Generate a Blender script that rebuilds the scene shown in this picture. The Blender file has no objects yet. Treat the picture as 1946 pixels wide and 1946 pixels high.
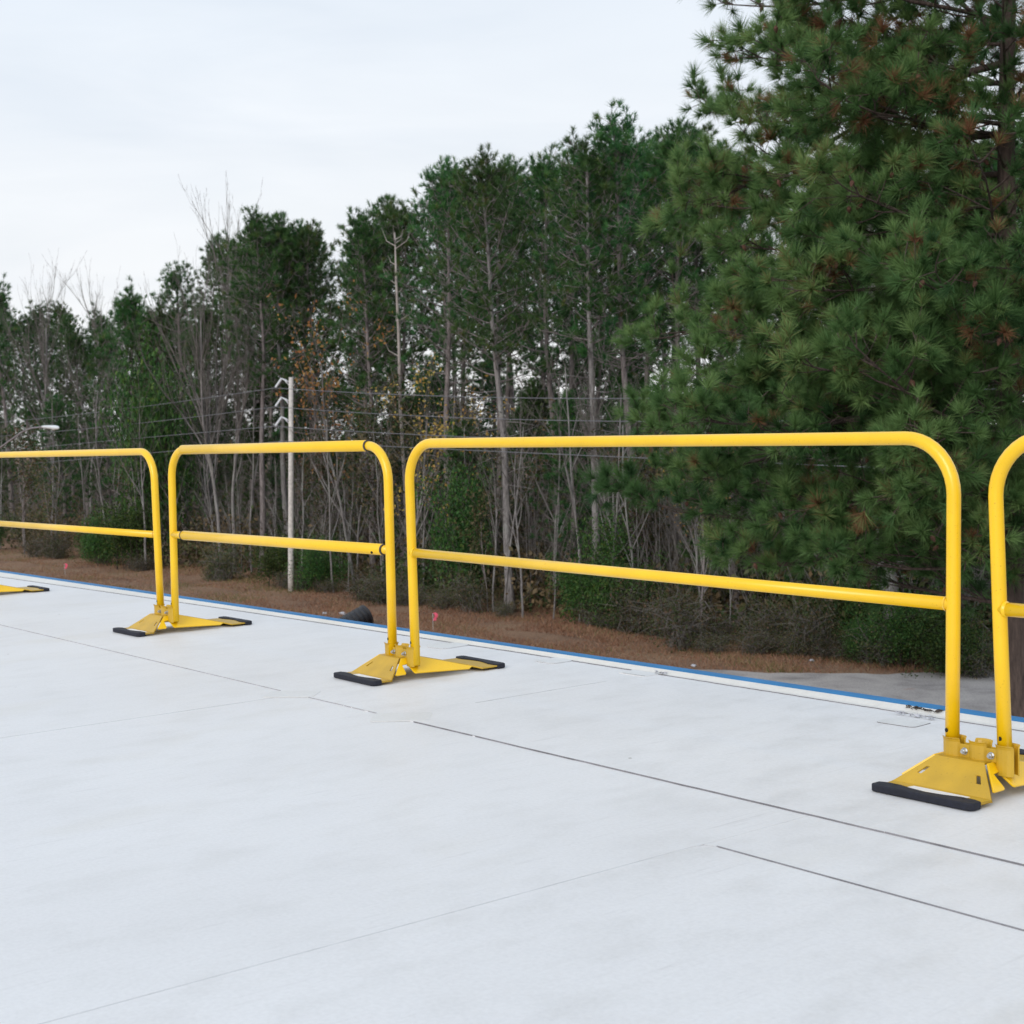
import bpy, bmesh, math, random
import numpy as np
from mathutils import Vector, Matrix

rnd = random.Random(7)
rng = np.random.default_rng(7)
SC = bpy.context.scene
COL = SC.collection

# ------------------------------------------------------------------ camera
CAM_R = np.array([0.6261788370846287, 0.7793061790369105, -0.02412350103597696])
CAM_U = np.array([-0.02479828814213547, 0.05083117744828959, 0.9983993370913463])
CAM_F = np.array([-0.7792849985034753, 0.6245783143162362, -0.05115486676091631])
CAM_P = np.array([0.0, 0.0, 1.085])
FPX = 2820.5
cam_data = bpy.data.cameras.new("camera")
cam = bpy.data.objects.new("camera", cam_data)
COL.objects.link(cam)
cam_data.sensor_width = 36.0
cam_data.sensor_fit = 'HORIZONTAL'
cam_data.lens = FPX / 1946.0 * 36.0
cam_data.clip_start = 0.05
cam_data.clip_end = 5000.0
cam.matrix_world = Matrix(((CAM_R[0], CAM_U[0], -CAM_F[0], CAM_P[0]),
                           (CAM_R[1], CAM_U[1], -CAM_F[1], CAM_P[1]),
                           (CAM_R[2], CAM_U[2], -CAM_F[2], CAM_P[2]),
                           (0, 0, 0, 1)))
cam_data.dof.use_dof = True
cam_data.dof.focus_distance = 5.6
cam_data.dof.aperture_fstop = 9.0
SC.camera = cam

# ------------------------------------------------------------------ world, sun, exposure
SUN_EL, SUN_AZ = math.radians(27), math.radians(160)      # azimuth clockwise from +Y
world = bpy.data.worlds.new("World")
SC.world = world
world.use_nodes = True
wn, wl = world.node_tree.nodes, world.node_tree.links
wn.clear()
w_out = wn.new('ShaderNodeOutputWorld')
w_bg = wn.new('ShaderNodeBackground')
w_bg.inputs['Strength'].default_value = 0.1
w_sky = wn.new('ShaderNodeTexSky')
w_sky.sky_type = 'NISHITA'
w_sky.sun_disc = False
w_sky.sun_elevation = SUN_EL
w_sky.sun_rotation = SUN_AZ
w_sky.air_density = 1.0
w_sky.dust_density = 3.0
w_tc = wn.new('ShaderNodeTexCoord')
w_map = wn.new('ShaderNodeMapping')
w_map.inputs['Scale'].default_value = (1.0, 1.0, 4.5)
w_map.inputs['Rotation'].default_value = (0.0, 0.12, 0.6)
w_noise = wn.new('ShaderNodeTexNoise')
w_noise.inputs['Scale'].default_value = 2.3
w_noise.inputs['Detail'].default_value = 6.0
w_noise.inputs['Roughness'].default_value = 0.52
w_noise.inputs['Distortion'].default_value = 0.4
w_ramp = wn.new('ShaderNodeValToRGB')                      # thin veil .. thick cloud
w_ramp.color_ramp.elements[0].position = 0.28
w_ramp.color_ramp.elements[0].color = (0.86, 0.86, 0.86, 1)
w_ramp.color_ramp.elements[1].position = 0.62
w_ramp.color_ramp.elements[1].color = (0.97, 0.97, 0.97, 1)
w_sep = wn.new('ShaderNodeSeparateXYZ')
w_el = wn.new('ShaderNodeMapRange')                         # overcast whitens toward the horizon
w_el.inputs['From Min'].default_value = 0.0
w_el.inputs['From Max'].default_value = 0.45
w_el.inputs['To Min'].default_value = 0.0
w_el.inputs['To Max'].default_value = 1.0
w_cl = wn.new('ShaderNodeMix')
w_cl.data_type = 'RGBA'
w_cl.inputs['A'].default_value = (10.2, 10.15, 10.1, 1)
w_cl.inputs['B'].default_value = (8.2, 9.25, 10.5, 1)
w_mix = wn.new('ShaderNodeMix')
w_mix.data_type = 'RGBA'
wl.new(w_tc.outputs['Generated'], w_map.inputs['Vector'])
wl.new(w_map.outputs['Vector'], w_noise.inputs['Vector'])
wl.new(w_noise.outputs['Fac'], w_ramp.inputs['Fac'])
wl.new(w_tc.outputs['Generated'], w_sep.inputs['Vector'])
wl.new(w_sep.outputs['Z'], w_el.inputs['Value'])
wl.new(w_el.outputs['Result'], w_cl.inputs['Factor'])
wl.new(w_ramp.outputs['Color'], w_mix.inputs['Factor'])
wl.new(w_sky.outputs['Color'], w_mix.inputs['A'])
w_n2 = wn.new('ShaderNodeTexNoise'); w_n2.inputs['Scale'].default_value = 3.6; w_n2.inputs['Detail'].default_value = 5.0; w_n2.inputs['Distortion'].default_value = 0.6
w_r2 = wn.new('ShaderNodeValToRGB')
w_r2.color_ramp.elements[0].position = 0.32; w_r2.color_ramp.elements[0].color = (0.90, 0.92, 0.945, 1)
w_r2.color_ramp.elements[1].position = 0.62; w_r2.color_ramp.elements[1].color = (1.0, 1.0, 1.0, 1)
w_mul = wn.new('ShaderNodeMix'); w_mul.data_type = 'RGBA'; w_mul.blend_type = 'MULTIPLY'; w_mul.inputs['Factor'].default_value = 1.0
wl.new(w_map.outputs['Vector'], w_n2.inputs['Vector'])
wl.new(w_n2.outputs['Fac'], w_r2.inputs['Fac'])
wl.new(w_cl.outputs['Result'], w_mul.inputs['A'])
wl.new(w_r2.outputs['Color'], w_mul.inputs['B'])
wl.new(w_mul.outputs['Result'], w_mix.inputs['B'])
wl.new(w_mix.outputs['Result'], w_bg.inputs['Color'])
wl.new(w_bg.outputs['Background'], w_out.inputs['Surface'])

sun_data = bpy.data.lights.new("sun", 'SUN')
sun_data.energy = 1.5
sun_data.angle = math.radians(30)
sun_data.color = (1.0, 0.95, 0.88)
sun = bpy.data.objects.new("sun", sun_data)
COL.objects.link(sun)
sdir = Vector((math.sin(SUN_AZ) * math.cos(SUN_EL), math.cos(SUN_AZ) * math.cos(SUN_EL), math.sin(SUN_EL)))
sun.rotation_euler = sdir.to_track_quat('Z', 'Y').to_euler()
sun.location = (0, -10, 30)

SC.view_settings.view_transform = 'Standard'
SC.view_settings.look = 'None'
SC.view_settings.exposure = 0.0
SC.view_settings.gamma = 1.0
SC.view_settings.use_curve_mapping = False
SC.render.engine = 'CYCLES'
SC.cycles.max_bounces = 5
SC.cycles.diffuse_bounces = 3
SC.cycles.glossy_bounces = 2
SC.cycles.transmission_bounces = 2
SC.cycles.transparent_max_bounces = 4
SC.cycles.caustics_reflective = False
SC.cycles.caustics_refractive = False

GROUND = -5.2

# ------------------------------------------------------------------ helpers
def ray(px, py):
    d = (px - 973.0) * CAM_R / FPX + (973.0 - py) * CAM_U / FPX + CAM_F
    return d

def at_z(px, py, z):
    d = ray(px, py)
    return CAM_P + d * ((z - CAM_P[2]) / d[2])

def at_y(px, py, y):
    d = ray(px, py)
    return CAM_P + d * (y / d[1])

def col_x(px, y):                      # where a plumb line seen at column px stands at depth y
    d = ray(px, 830.0)
    return d[0] / d[1] * y

def tag(o, label=None, cat=None, group=None, kind=None):
    if label: o['label'] = label
    if cat: o['category'] = cat
    if group: o['group'] = group
    if kind: o['kind'] = kind
    return o

def empty(name, loc=(0, 0, 0), rz=0.0):
    o = bpy.data.objects.new(name, None)
    o.empty_display_size = 0.1
    COL.objects.link(o)
    o.location = loc
    o.rotation_euler = (0, 0, rz)
    return o

def link_mesh(name, me, parent=None):
    o = bpy.data.objects.new(name, me)
    COL.objects.link(o)
    if parent is not None: o.parent = parent
    return o

def children_of(o):
    return [c for c in bpy.data.objects if c.parent is o]

def copy_tree(o, kids):
    c = o.copy(); COL.objects.link(c)
    for k in kids:
        d = k.copy(); COL.objects.link(d); d.parent = c
    return c

def np_mesh(name, verts, faces, mats, mat_idx=None, tint=None, smooth=False):
    """fast mesh from arrays; faces is a list of (n,k) index arrays"""
    me = bpy.data.meshes.new(name)
    verts = np.asarray(verts, dtype=np.float32)
    me.vertices.add(len(verts))
    me.vertices.foreach_set('co', verts.ravel())
    loops, starts, pos, nf = [], [], 0, 0
    for f in faces:
        f = np.asarray(f, dtype=np.int32)
        if len(f) == 0: continue
        k = f.shape[1]
        loops.append(f.ravel())
        starts.append(pos + np.arange(len(f), dtype=np.int32) * k)
        pos += f.size; nf += len(f)
    loops = np.concatenate(loops); starts = np.concatenate(starts)
    me.loops.add(len(loops)); me.loops.foreach_set('vertex_index', loops)
    me.polygons.add(nf); me.polygons.foreach_set('loop_start', starts)
    if mat_idx is not None:
        me.polygons.foreach_set('material_index', np.asarray(mat_idx, dtype=np.int32))
    if smooth:
        me.polygons.foreach_set('use_smooth', np.ones(nf, dtype=bool))
    if tint is not None:
        a = me.attributes.new('tint', 'FLOAT', 'POINT')
        a.data.foreach_set('value', np.asarray(tint, dtype=np.float32))
    for m in mats: me.materials.append(m)
    me.update(calc_edges=True)
    return me

class MB:
    """small hand-made meshes"""
    def __init__(s): s.v, s.f, s.m = [], [], []
    def face(s, pts, m=0):
        b = len(s.v); s.v += [tuple(p) for p in pts]; s.f.append(tuple(range(b, b + len(pts)))); s.m.append(m)
    def box(s, x0, x1, y0, y1, z0, z1, m=0):
        b = len(s.v)
        s.v += [(x0,y0,z0),(x1,y0,z0),(x1,y1,z0),(x0,y1,z0),(x0,y0,z1),(x1,y0,z1),(x1,y1,z1),(x0,y1,z1)]
        for f in ((3,2,1,0),(4,5,6,7),(0,1,5,4),(1,2,6,5),(2,3,7,6),(3,0,4,7)):
            s.f.append(tuple(b + i for i in f)); s.m.append(m)
    def prism(s, poly, z0, z1, m=0, mside=None):
        b, n = len(s.v), len(poly)
        z0f = z0 if callable(z0) else (lambda x, y: z0)
        z1f = z1 if callable(z1) else (lambda x, y: z1)
        s.v += [(x, y, z0f(x, y)) for x, y in poly] + [(x, y, z1f(x, y)) for x, y in poly]
        s.f.append(tuple(b + i for i in reversed(range(n)))); s.m.append(m)
        s.f.append(tuple(b + n + i for i in range(n))); s.m.append(m)
        for i in range(n):
            j = (i + 1) % n
            s.f.append((b + i, b + j, b + n + j, b + n + i)); s.m.append(m if mside is None else mside)
    def tube(s, pts, rad, k=12, m=0, caps=True, close=False):
        pts = [Vector(p) for p in pts]; n = len(pts)
        if not isinstance(rad, (list, tuple)): rad = [rad] * n
        b = len(s.v); up = None
        for i, p in enumerate(pts):
            t = (pts[min(i + 1, n - 1)] - pts[max(i - 1, 0)]).normalized()
            if up is None:
                up = Vector((0, 0, 1)) if abs(t.z) < 0.9 else Vector((1, 0, 0))
            side = t.cross(up).normalized(); up = side.cross(t).normalized()
            for j in range(k):
                a = 2 * math.pi * j / k
                s.v.append(tuple(p + (side * math.cos(a) + up * math.sin(a)) * rad[i]))
        for i in range(n - 1):
            for j in range(k):
                s.f.append((b + i*k + j, b + i*k + (j+1) % k, b + (i+1)*k + (j+1) % k, b + (i+1)*k + j)); s.m.append(m)
        if caps:
            s.f.append(tuple(b + j for j in reversed(range(k)))); s.m.append(m)
            s.f.append(tuple(b + (n-1)*k + j for j in range(k))); s.m.append(m)
    def mesh(s, name, mats, smooth=False):
        me = bpy.data.meshes.new(name)
        me.from_pydata(s.v, [], s.f)
        for m in (mats if isinstance(mats, (list, tuple)) else [mats]): me.materials.append(m)
        me.polygons.foreach_set('material_index', s.m)
        if smooth: me.polygons.foreach_set('use_smooth', [True] * len(s.f))
        me.update()
        return me
    def build(s, name, mats, parent=None, smooth=False):
        return link_mesh(name, s.mesh(name, mats, smooth), parent)

def bevel(o, w, seg=2):
    m = o.modifiers.new('bevel', 'BEVEL'); m.width = w; m.segments = seg; m.limit_method = 'ANGLE'
    m.angle_limit = math.radians(30)
    return o

def solidify(o, t, off=-1):
    m = o.modifiers.new('solidify', 'SOLIDIFY'); m.thickness = t; m.offset = off
    return o

# ------------------------------------------------------------------ materials
def new_mat(name):
    m = bpy.data.materials.new(name); m.use_nodes = True
    nt = m.node_tree
    return m, nt, nt.nodes['Principled BSDF']

def N(nt, t, **kw):
    n = nt.nodes.new(t)
    for k, v in kw.items():
        if k in n.inputs: n.inputs[k].default_value = v
        else: setattr(n, k, v)
    return n

def ramp(nt, stops, src):
    r = nt.nodes.new('ShaderNodeValToRGB')
    e = r.color_ramp.elements
    while len(e) < len(stops): e.new(0.5)
    for el, (p, c) in zip(e, stops):
        el.position = p; el.color = (c[0], c[1], c[2], 1)
    nt.links.new(src, r.inputs['Fac'])
    return r

def mixc(nt, fac, a, b, blend='MIX'):
    m = nt.nodes.new('ShaderNodeMix'); m.data_type = 'RGBA'; m.blend_type = blend
    for s, v in (('Factor', fac), ('A', a), ('B', b)):
        if isinstance(v, (int, float)): m.inputs[s].default_value = v
        elif isinstance(v, tuple): m.inputs[s].default_value = (*v, 1)
        else: nt.links.new(v, m.inputs[s])
    return m.outputs['Result']

def plain(name, c, rough=0.5, metal=0.0, var=0.0, scale=30.0, bump=0.0):
    m, nt, b = new_mat(name)
    b.inputs['Roughness'].default_value = rough
    b.inputs['Metallic'].default_value = metal
    tc = N(nt, 'ShaderNodeTexCoord')
    nz = N(nt, 'ShaderNodeTexNoise', Scale=scale, Detail=5.0)
    nt.links.new(tc.outputs['Object'], nz.inputs['Vector'])
    d = tuple(x * (1 - var) for x in c); l = tuple(min(1, x * (1 + var)) for x in c)
    r = ramp(nt, [(0.3, d), (0.7, l)], nz.outputs['Fac'])
    nt.links.new(r.outputs['Color'], b.inputs['Base Color'])
    if bump:
        bp = N(nt, 'ShaderNodeBump', Strength=bump, Distance=0.01)
        nt.links.new(nz.outputs['Fac'], bp.inputs['Height'])
        nt.links.new(bp.outputs['Normal'], b.inputs['Normal'])
    return m

def yellow_mat(name, c, rough, dirt):
    m, nt, b = new_mat(name)
    tc = N(nt, 'ShaderNodeTexCoord')
    n1 = N(nt, 'ShaderNodeTexNoise', Scale=9.0, Detail=6.0)
    n2 = N(nt, 'ShaderNodeTexNoise', Scale=160.0, Detail=3.0)
    for n in (n1, n2): nt.links.new(tc.outputs['Object'], n.inputs['Vector'])
    r1 = ramp(nt, [(0.35, c), (0.75, tuple(x * (1 - dirt) for x in c))], n1.outputs['Fac'])
    r2 = ramp(nt, [(0.66, (1, 1, 1)), (0.76, (0.62, 0.56, 0.48))], n2.outputs['Fac'])
    nt.links.new(mixc(nt, 1.0, r1.outputs['Color'], r2.outputs['Color'], 'MULTIPLY'), b.inputs['Base Color'])
    b.inputs['Roughness'].default_value = rough
    b.inputs['Coat Weight'].default_value = 0.35
    b.inputs['Specular IOR Level'].default_value = 0.5
    b.inputs['Coat Roughness'].default_value = 0.25
    bp = N(nt, 'ShaderNodeBump', Strength=0.06, Distance=0.002)
    nt.links.new(n2.outputs['Fac'], bp.inputs['Height'])
    nt.links.new(bp.outputs['Normal'], b.inputs['Normal'])
    return m

M = {}
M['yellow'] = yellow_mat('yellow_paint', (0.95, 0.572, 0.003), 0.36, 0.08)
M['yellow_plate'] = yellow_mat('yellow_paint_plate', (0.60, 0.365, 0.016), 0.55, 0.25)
M['rubber'] = plain('black_rubber', (0.009, 0.010, 0.019), 0.75, var=0.35, scale=60, bump=0.2)
M['zinc'] = plain('zinc_bolt', (0.55, 0.57, 0.60), 0.32, 0.9, var=0.15, scale=90)
M['darkhole'] = plain('dark_hole', (0.012, 0.010, 0.008), 0.9)
M['collar'] = plain('dark_collar', (0.06, 0.05, 0.05), 0.5, 0.2, var=0.3)
M['sticker'] = plain('white_sticker', (0.78, 0.79, 0.82), 0.35, var=0.04)
M['blue'] = plain('blue_edge_metal', (0.022, 0.165, 0.38), 0.6, 0.0, var=0.12, scale=6)
M['seam_dark'] = plain('cut_membrane_edge', (0.22, 0.21, 0.22), 0.8, var=0.3, scale=12)
M['seam_mid'] = plain('worn_membrane_edge', (0.40, 0.39, 0.40), 0.8, var=0.2, scale=12)
M['seam_light'] = plain('faint_membrane_edge', (0.52, 0.515, 0.52), 0.7, var=0.2, scale=12)
M['wall'] = plain('building_wall', (0.55, 0.53, 0.50), 0.8, var=0.05)
M['pole'] = plain('weathered_pole', (0.62, 0.58, 0.545), 0.85, var=0.2, scale=8, bump=0.3)
M['galv'] = plain('galvanised_metal', (0.68, 0.70, 0.74), 0.5, 0.1, var=0.1)
M['insul'] = plain('grey_insulator', (0.70, 0.72, 0.76), 0.35, var=0.1)
M['wire'] = plain('aluminium_wire', (0.20, 0.20, 0.22), 0.5, 0.3)
M['lamp_white'] = plain('lamp_housing', (0.72, 0.74, 0.76), 0.4, var=0.05)
M['lamp_glass'] = plain('lamp_lens', (0.80, 0.80, 0.76), 0.15)
M['lamp_arm'] = plain('lamp_arm_metal', (0.30, 0.27, 0.29), 0.5, 0.3)
M['pink'] = plain('pink_flag', (0.85, 0.12, 0.20), 0.7, var=0.1)
M['blackpipe'] = plain('black_corrugated_plastic', (0.022, 0.022, 0.026), 0.38, var=0.3)
M['litter'] = plain('pale_litter', (0.48, 0.48, 0.52), 0.7, var=0.15)
M['soil_bits'] = plain('dark_bits', (0.06, 0.045, 0.035), 0.9, var=0.4, scale=50)

def membrane_mat(name, c, stain):
    m, nt, b = new_mat(name)
    geo = N(nt, 'ShaderNodeNewGeometry')
    mp = N(nt, 'ShaderNodeMapping'); mp.inputs['Scale'].default_value = (1.0, 0.45, 1.0)
    nt.links.new(geo.outputs['Position'], mp.inputs['Vector'])
    big = N(nt, 'ShaderNodeTexNoise', Scale=0.9, Detail=7.0, Roughness=0.6)
    mid = N(nt, 'ShaderNodeTexNoise', Scale=7.0, Detail=8.0, Roughness=0.65)
    fine = N(nt, 'ShaderNodeTexNoise', Scale=85.0, Detail=4.0, Roughness=0.7)
    spot = N(nt, 'ShaderNodeTexVoronoi', Scale=3.1)
    for n in (big, mid): nt.links.new(mp.outputs['Vector'], n.inputs['Vector'])
    for n in (fine, spot): nt.links.new(geo.outputs['Position'], n.inputs['Vector'])
    d1 = tuple(x * k for x, k in zip(c, (0.95, 0.947, 0.945)))
    r1 = ramp(nt, [(0.36, d1), (0.6, c)], big.outputs['Fac'])
    r2 = ramp(nt, [(0.28, (0.915, 0.912, 0.905)), (0.52, (1, 1, 1))], mid.outputs['Fac'])
    r3 = ramp(nt, [(0.30, (0.925, 0.922, 0.92)), (0.62, (1, 1, 1))], fine.outputs['Fac'])
    k1 = mixc(nt, 1.0, r1.outputs['Color'], r2.outputs['Color'], 'MULTIPLY')
    k2 = mixc(nt, 1.0, k1, r3.outputs['Color'], 'MULTIPLY')
    # small dark specks scattered thinly
    sp = N(nt, 'ShaderNodeTexVoronoi', Scale=2.6); sp.feature = 'F1'
    nt.links.new(geo.outputs['Position'], sp.inputs['Vector'])
    rs = ramp(nt, [(0.014, (1, 1, 1)), (0.02, (0, 0, 0))], sp.outputs['Distance'])
    pick = ramp(nt, [(0.45, (0, 0, 0)), (0.5, (1, 1, 1))], N(nt, 'ShaderNodeSeparateColor').outputs['Red'])
    nt.links.new(sp.outputs['Color'], [n for n in nt.nodes if n.bl_idname == 'ShaderNodeSeparateColor'][0].inputs['Color'])
    fac = mixc(nt, 1.0, rs.outputs['Color'], pick.outputs['Color'], 'MULTIPLY')
    k3 = mixc(nt, fac, k2, (0.32, 0.29, 0.26))
    # fine directional scuffs
    for ang, sc_ in ((0.5, (42.0, 2.2, 1.0)), (-0.35, (55.0, 3.0, 1.0)), (1.25, (38.0, 1.6, 1.0))):
        m2 = N(nt, 'ShaderNodeMapping'); m2.inputs['Rotation'].default_value = (0, 0, ang); m2.inputs['Scale'].default_value = sc_
        nt.links.new(geo.outputs['Position'], m2.inputs['Vector'])
        nn = N(nt, 'ShaderNodeTexNoise', Scale=1.0, Detail=4.0, Roughness=0.6); nt.links.new(m2.outputs['Vector'], nn.inputs['Vector'])
        msk = ramp(nt, [(0.50, (0, 0, 0)), (0.66, (0.40, 0.40, 0.40))], mid.outputs['Fac'])
        rr_ = ramp(nt, [(0.60, (0, 0, 0)), (0.70, (1, 1, 1))], nn.outputs['Fac'])
        k3 = mixc(nt, mixc(nt, 1.0, rr_.outputs['Color'], msk.outputs['Color'], 'MULTIPLY'), k3, (0.52, 0.50, 0.49))
    # yellowish water stain tone
    st = N(nt, 'ShaderNodeTexNoise', Scale=1.7, Detail=5.0)
    nt.links.new(mp.outputs['Vector'], st.inputs['Vector'])
    rst = ramp(nt, [(0.60, (0, 0, 0)), (0.78, (stain,) * 3)], st.outputs['Fac'])
    k4 = mixc(nt, rst.outputs['Color'], k3, (0.62, 0.57, 0.47))
    nt.links.new(k4, b.inputs['Base Color'])
    rr = ramp(nt, [(0.3, (0.42,) * 3), (0.7, (0.58,) * 3)], mid.outputs['Fac'])
    nt.links.new(rr.outputs['Color'], b.inputs['Roughness'])
    bp = N(nt, 'ShaderNodeBump', Strength=0.22, Distance=0.012)
    nt.links.new(mid.outputs['Fac'], bp.inputs['Height'])
    bp2 = N(nt, 'ShaderNodeBump', Strength=0.05, Distance=0.002)
    nt.links.new(fine.outputs['Fac'], bp2.inputs['Height'])
    nt.links.new(bp.outputs['Normal'], bp2.inputs['Normal'])
    nt.links.new(bp2.outputs['Normal'], b.inputs['Normal'])
    return m
M['membrane'] = membrane_mat('white_membrane', (0.772, 0.760, 0.756), 0.26)
M['flashing'] = membrane_mat('cream_flashing', (0.74, 0.715, 0.67), 0.5)
M['patch'] = membrane_mat('membrane_patch', (0.735, 0.728, 0.715), 0.25)

def leaf_mat(name, stops, rough=0.5, trans=0.25, hue=0.03):
    """foliage: colour by per-tuft tint, small shift per tree"""
    m, nt, b = new_mat(name)
    at = N(nt, 'ShaderNodeAttribute', attribute_name='tint')
    r = ramp(nt, stops, at.outputs['Fac'])
    oi = N(nt, 'ShaderNodeObjectInfo')
    hs = N(nt, 'ShaderNodeHueSaturation')
    mr = N(nt, 'ShaderNodeMapRange'); mr.inputs['To Min'].default_value = 0.5 - hue; mr.inputs['To Max'].default_value = 0.5 + hue
    mv = N(nt, 'ShaderNodeMapRange'); mv.inputs['To Min'].default_value = 0.75; mv.inputs['To Max'].default_value = 1.3
    nt.links.new(oi.outputs['Random'], mr.inputs['Value']); nt.links.new(oi.outputs['Random'], mv.inputs['Value'])
    nt.links.new(mr.outputs['Result'], hs.inputs['Hue']); nt.links.new(mv.outputs['Result'], hs.inputs['Value'])
    nt.links.new(r.outputs['Color'], hs.inputs['Color'])
    nt.links.new(hs.outputs['Color'], b.inputs['Base Color'])
    b.inputs['Roughness'].default_value = rough
    b.inputs['Specular IOR Level'].default_value = 0.18
    tr = N(nt, 'ShaderNodeBsdfTranslucent')
    nt.links.new(hs.outputs['Color'], tr.inputs['Color'])
    mx = N(nt, 'ShaderNodeMixShader'); mx.inputs['Fac'].default_value = trans
    nt.links.new(b.outputs['BSDF'], mx.inputs[1]); nt.links.new(tr.outputs['BSDF'], mx.inputs[2])
    nt.links.new(mx.outputs['Shader'], nt.nodes['Material Output'].inputs['Surface'])
    return m

def bark_mat(name, dark, light, scale=(7, 7, 1.6), lichen=0.0):
    m, nt, b = new_mat(name)
    tc = N(nt, 'ShaderNodeTexCoord')
    mp = N(nt, 'ShaderNodeMapping'); mp.inputs['Scale'].default_value = scale
    nt.links.new(tc.outputs['Object'], mp.inputs['Vector'])
    n1 = N(nt, 'ShaderNodeTexNoise', Scale=2.0, Detail=8.0, Roughness=0.7)
    vo = N(nt, 'ShaderNodeTexVoronoi', Scale=3.0)
    for n in (n1, vo): nt.links.new(mp.outputs['Vector'], n.inputs['Vector'])
    r = ramp(nt, [(0.32, dark), (0.66, light)], n1.outputs['Fac'])
    c = r.outputs['Color']
    if lichen:
        n2 = N(nt, 'ShaderNodeTexNoise', Scale=1.1, Detail=4.0)
        nt.links.new(tc.outputs['Object'], n2.inputs['Vector'])
        r2 = ramp(nt, [(0.50, (0, 0, 0)), (0.62, (lichen,) * 3)], n2.outputs['Fac'])
        c = mixc(nt, r2.outputs['Color'], c, (0.42, 0.44, 0.40))
    nt.links.new(c, b.inputs['Base Color'])
    b.inputs['Roughness'].default_value = 0.9
    bp = N(nt, 'ShaderNodeBump', Strength=0.6, Distance=0.03)
    nt.links.new(vo.outputs['Distance'], bp.inputs['Height'])
    nt.links.new(bp.outputs['Normal'], b.inputs['Normal'])
    return m

M['needles'] = leaf_mat('pine_needles', [(0.0, (0.030, 0.085, 0.032)), (0.45, (0.060, 0.145, 0.046)), (0.85, (0.110, 0.200, 0.056)), (1.0, (0.18, 0.15, 0.06))], trans=0.3)
M['needles_near'] = leaf_mat('near_pine_needles', [(0.0, (0.032, 0.080, 0.030)), (0.5, (0.080, 0.158, 0.050)), (0.88, (0.180, 0.275, 0.095)), (0.93, (0.20, 0.13, 0.06)), (1.0, (0.21, 0.10, 0.055))], hue=0.0, trans=0.3)
M['broad'] = leaf_mat('broad_leaves', [(0.0, (0.028, 0.070, 0.022)), (0.6, (0.065, 0.125, 0.030)), (1.0, (0.13, 0.17, 0.035))])
M['brush'] = leaf_mat('brush_leaves', [(0.0, (0.035, 0.065, 0.024)), (0.35, (0.075, 0.10, 0.036)), (0.65, (0.13, 0.10, 0.055)), (1.0, (0.20, 0.13, 0.075))])
M['orange'] = leaf_mat('orange_leaves', [(0.0, (0.45, 0.24, 0.08)), (0.6, (0.56, 0.36, 0.10)), (1.0, (0.58, 0.44, 0.12))], trans=0.4)
M['dryleaf'] = leaf_mat('dry_grass', [(0.0, (0.20, 0.105, 0.060)), (0.5, (0.34, 0.195, 0.110)), (0.8, (0.40, 0.27, 0.15)), (0.9, (0.20, 0.19, 0.075)), (1.0, (0.13, 0.17, 0.05))], trans=0.15)
M['cone'] = plain('pine_cone', (0.10, 0.045, 0.028), 0.85, var=0.4, scale=40)
M['bark'] = bark_mat('pine_bark', (0.10, 0.082, 0.080), (0.33, 0.285, 0.28))
M['bark_pale'] = bark_mat('pale_bark', (0.12, 0.108, 0.106), (0.32, 0.295, 0.292), lichen=0.3)
M['bark_near'] = bark_mat('near_pine_bark', (0.035, 0.024, 0.020), (0.12, 0.085, 0.072))
M['twig'] = bark_mat('bare_twig', (0.10, 0.088, 0.080), (0.24, 0.215, 0.20), scale=(3, 3, 3))
M['twig_dark'] = bark_mat('dark_twig', (0.030, 0.022, 0.019), (0.10, 0.075, 0.065), scale=(3, 3, 3))
M['dead'] = bark_mat('dead_wood', (0.26, 0.22, 0.20), (0.50, 0.45, 0.42), scale=(3, 3, 1))

def ground_mat():
    m, nt, b = new_mat('ground_pine_straw')
    geo = N(nt, 'ShaderNodeNewGeometry')
    n1 = N(nt, 'ShaderNodeTexNoise', Scale=0.35, Detail=8.0, Roughness=0.65)
    n2 = N(nt, 'ShaderNodeTexNoise', Scale=14.0, Detail=6.0, Roughness=0.7)
    for n in (n1, n2): nt.links.new(geo.outputs['Position'], n.inputs['Vector'])
    r1 = ramp(nt, [(0.3, (0.19, 0.115, 0.075)), (0.55, (0.30, 0.185, 0.115)), (0.75, (0.27, 0.20, 0.11))], n1.outputs['Fac'])
    r2 = ramp(nt, [(0.3, (0.55, 0.52, 0.5)), (0.7, (1.15, 1.1, 1.05))], n2.outputs['Fac'])
    nt.links.new(mixc(nt, 1.0, r1.outputs['Color'], r2.outputs['Color'], 'MULTIPLY'), b.inputs['Base Color'])
    b.inputs['Roughness'].default_value = 0.95
    bp = N(nt, 'ShaderNodeBump', Strength=0.8, Distance=0.05)
    nt.links.new(n2.outputs['Fac'], bp.inputs['Height']); nt.links.new(bp.outputs['Normal'], b.inputs['Normal'])
    return m
M['ground'] = ground_mat()

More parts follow.
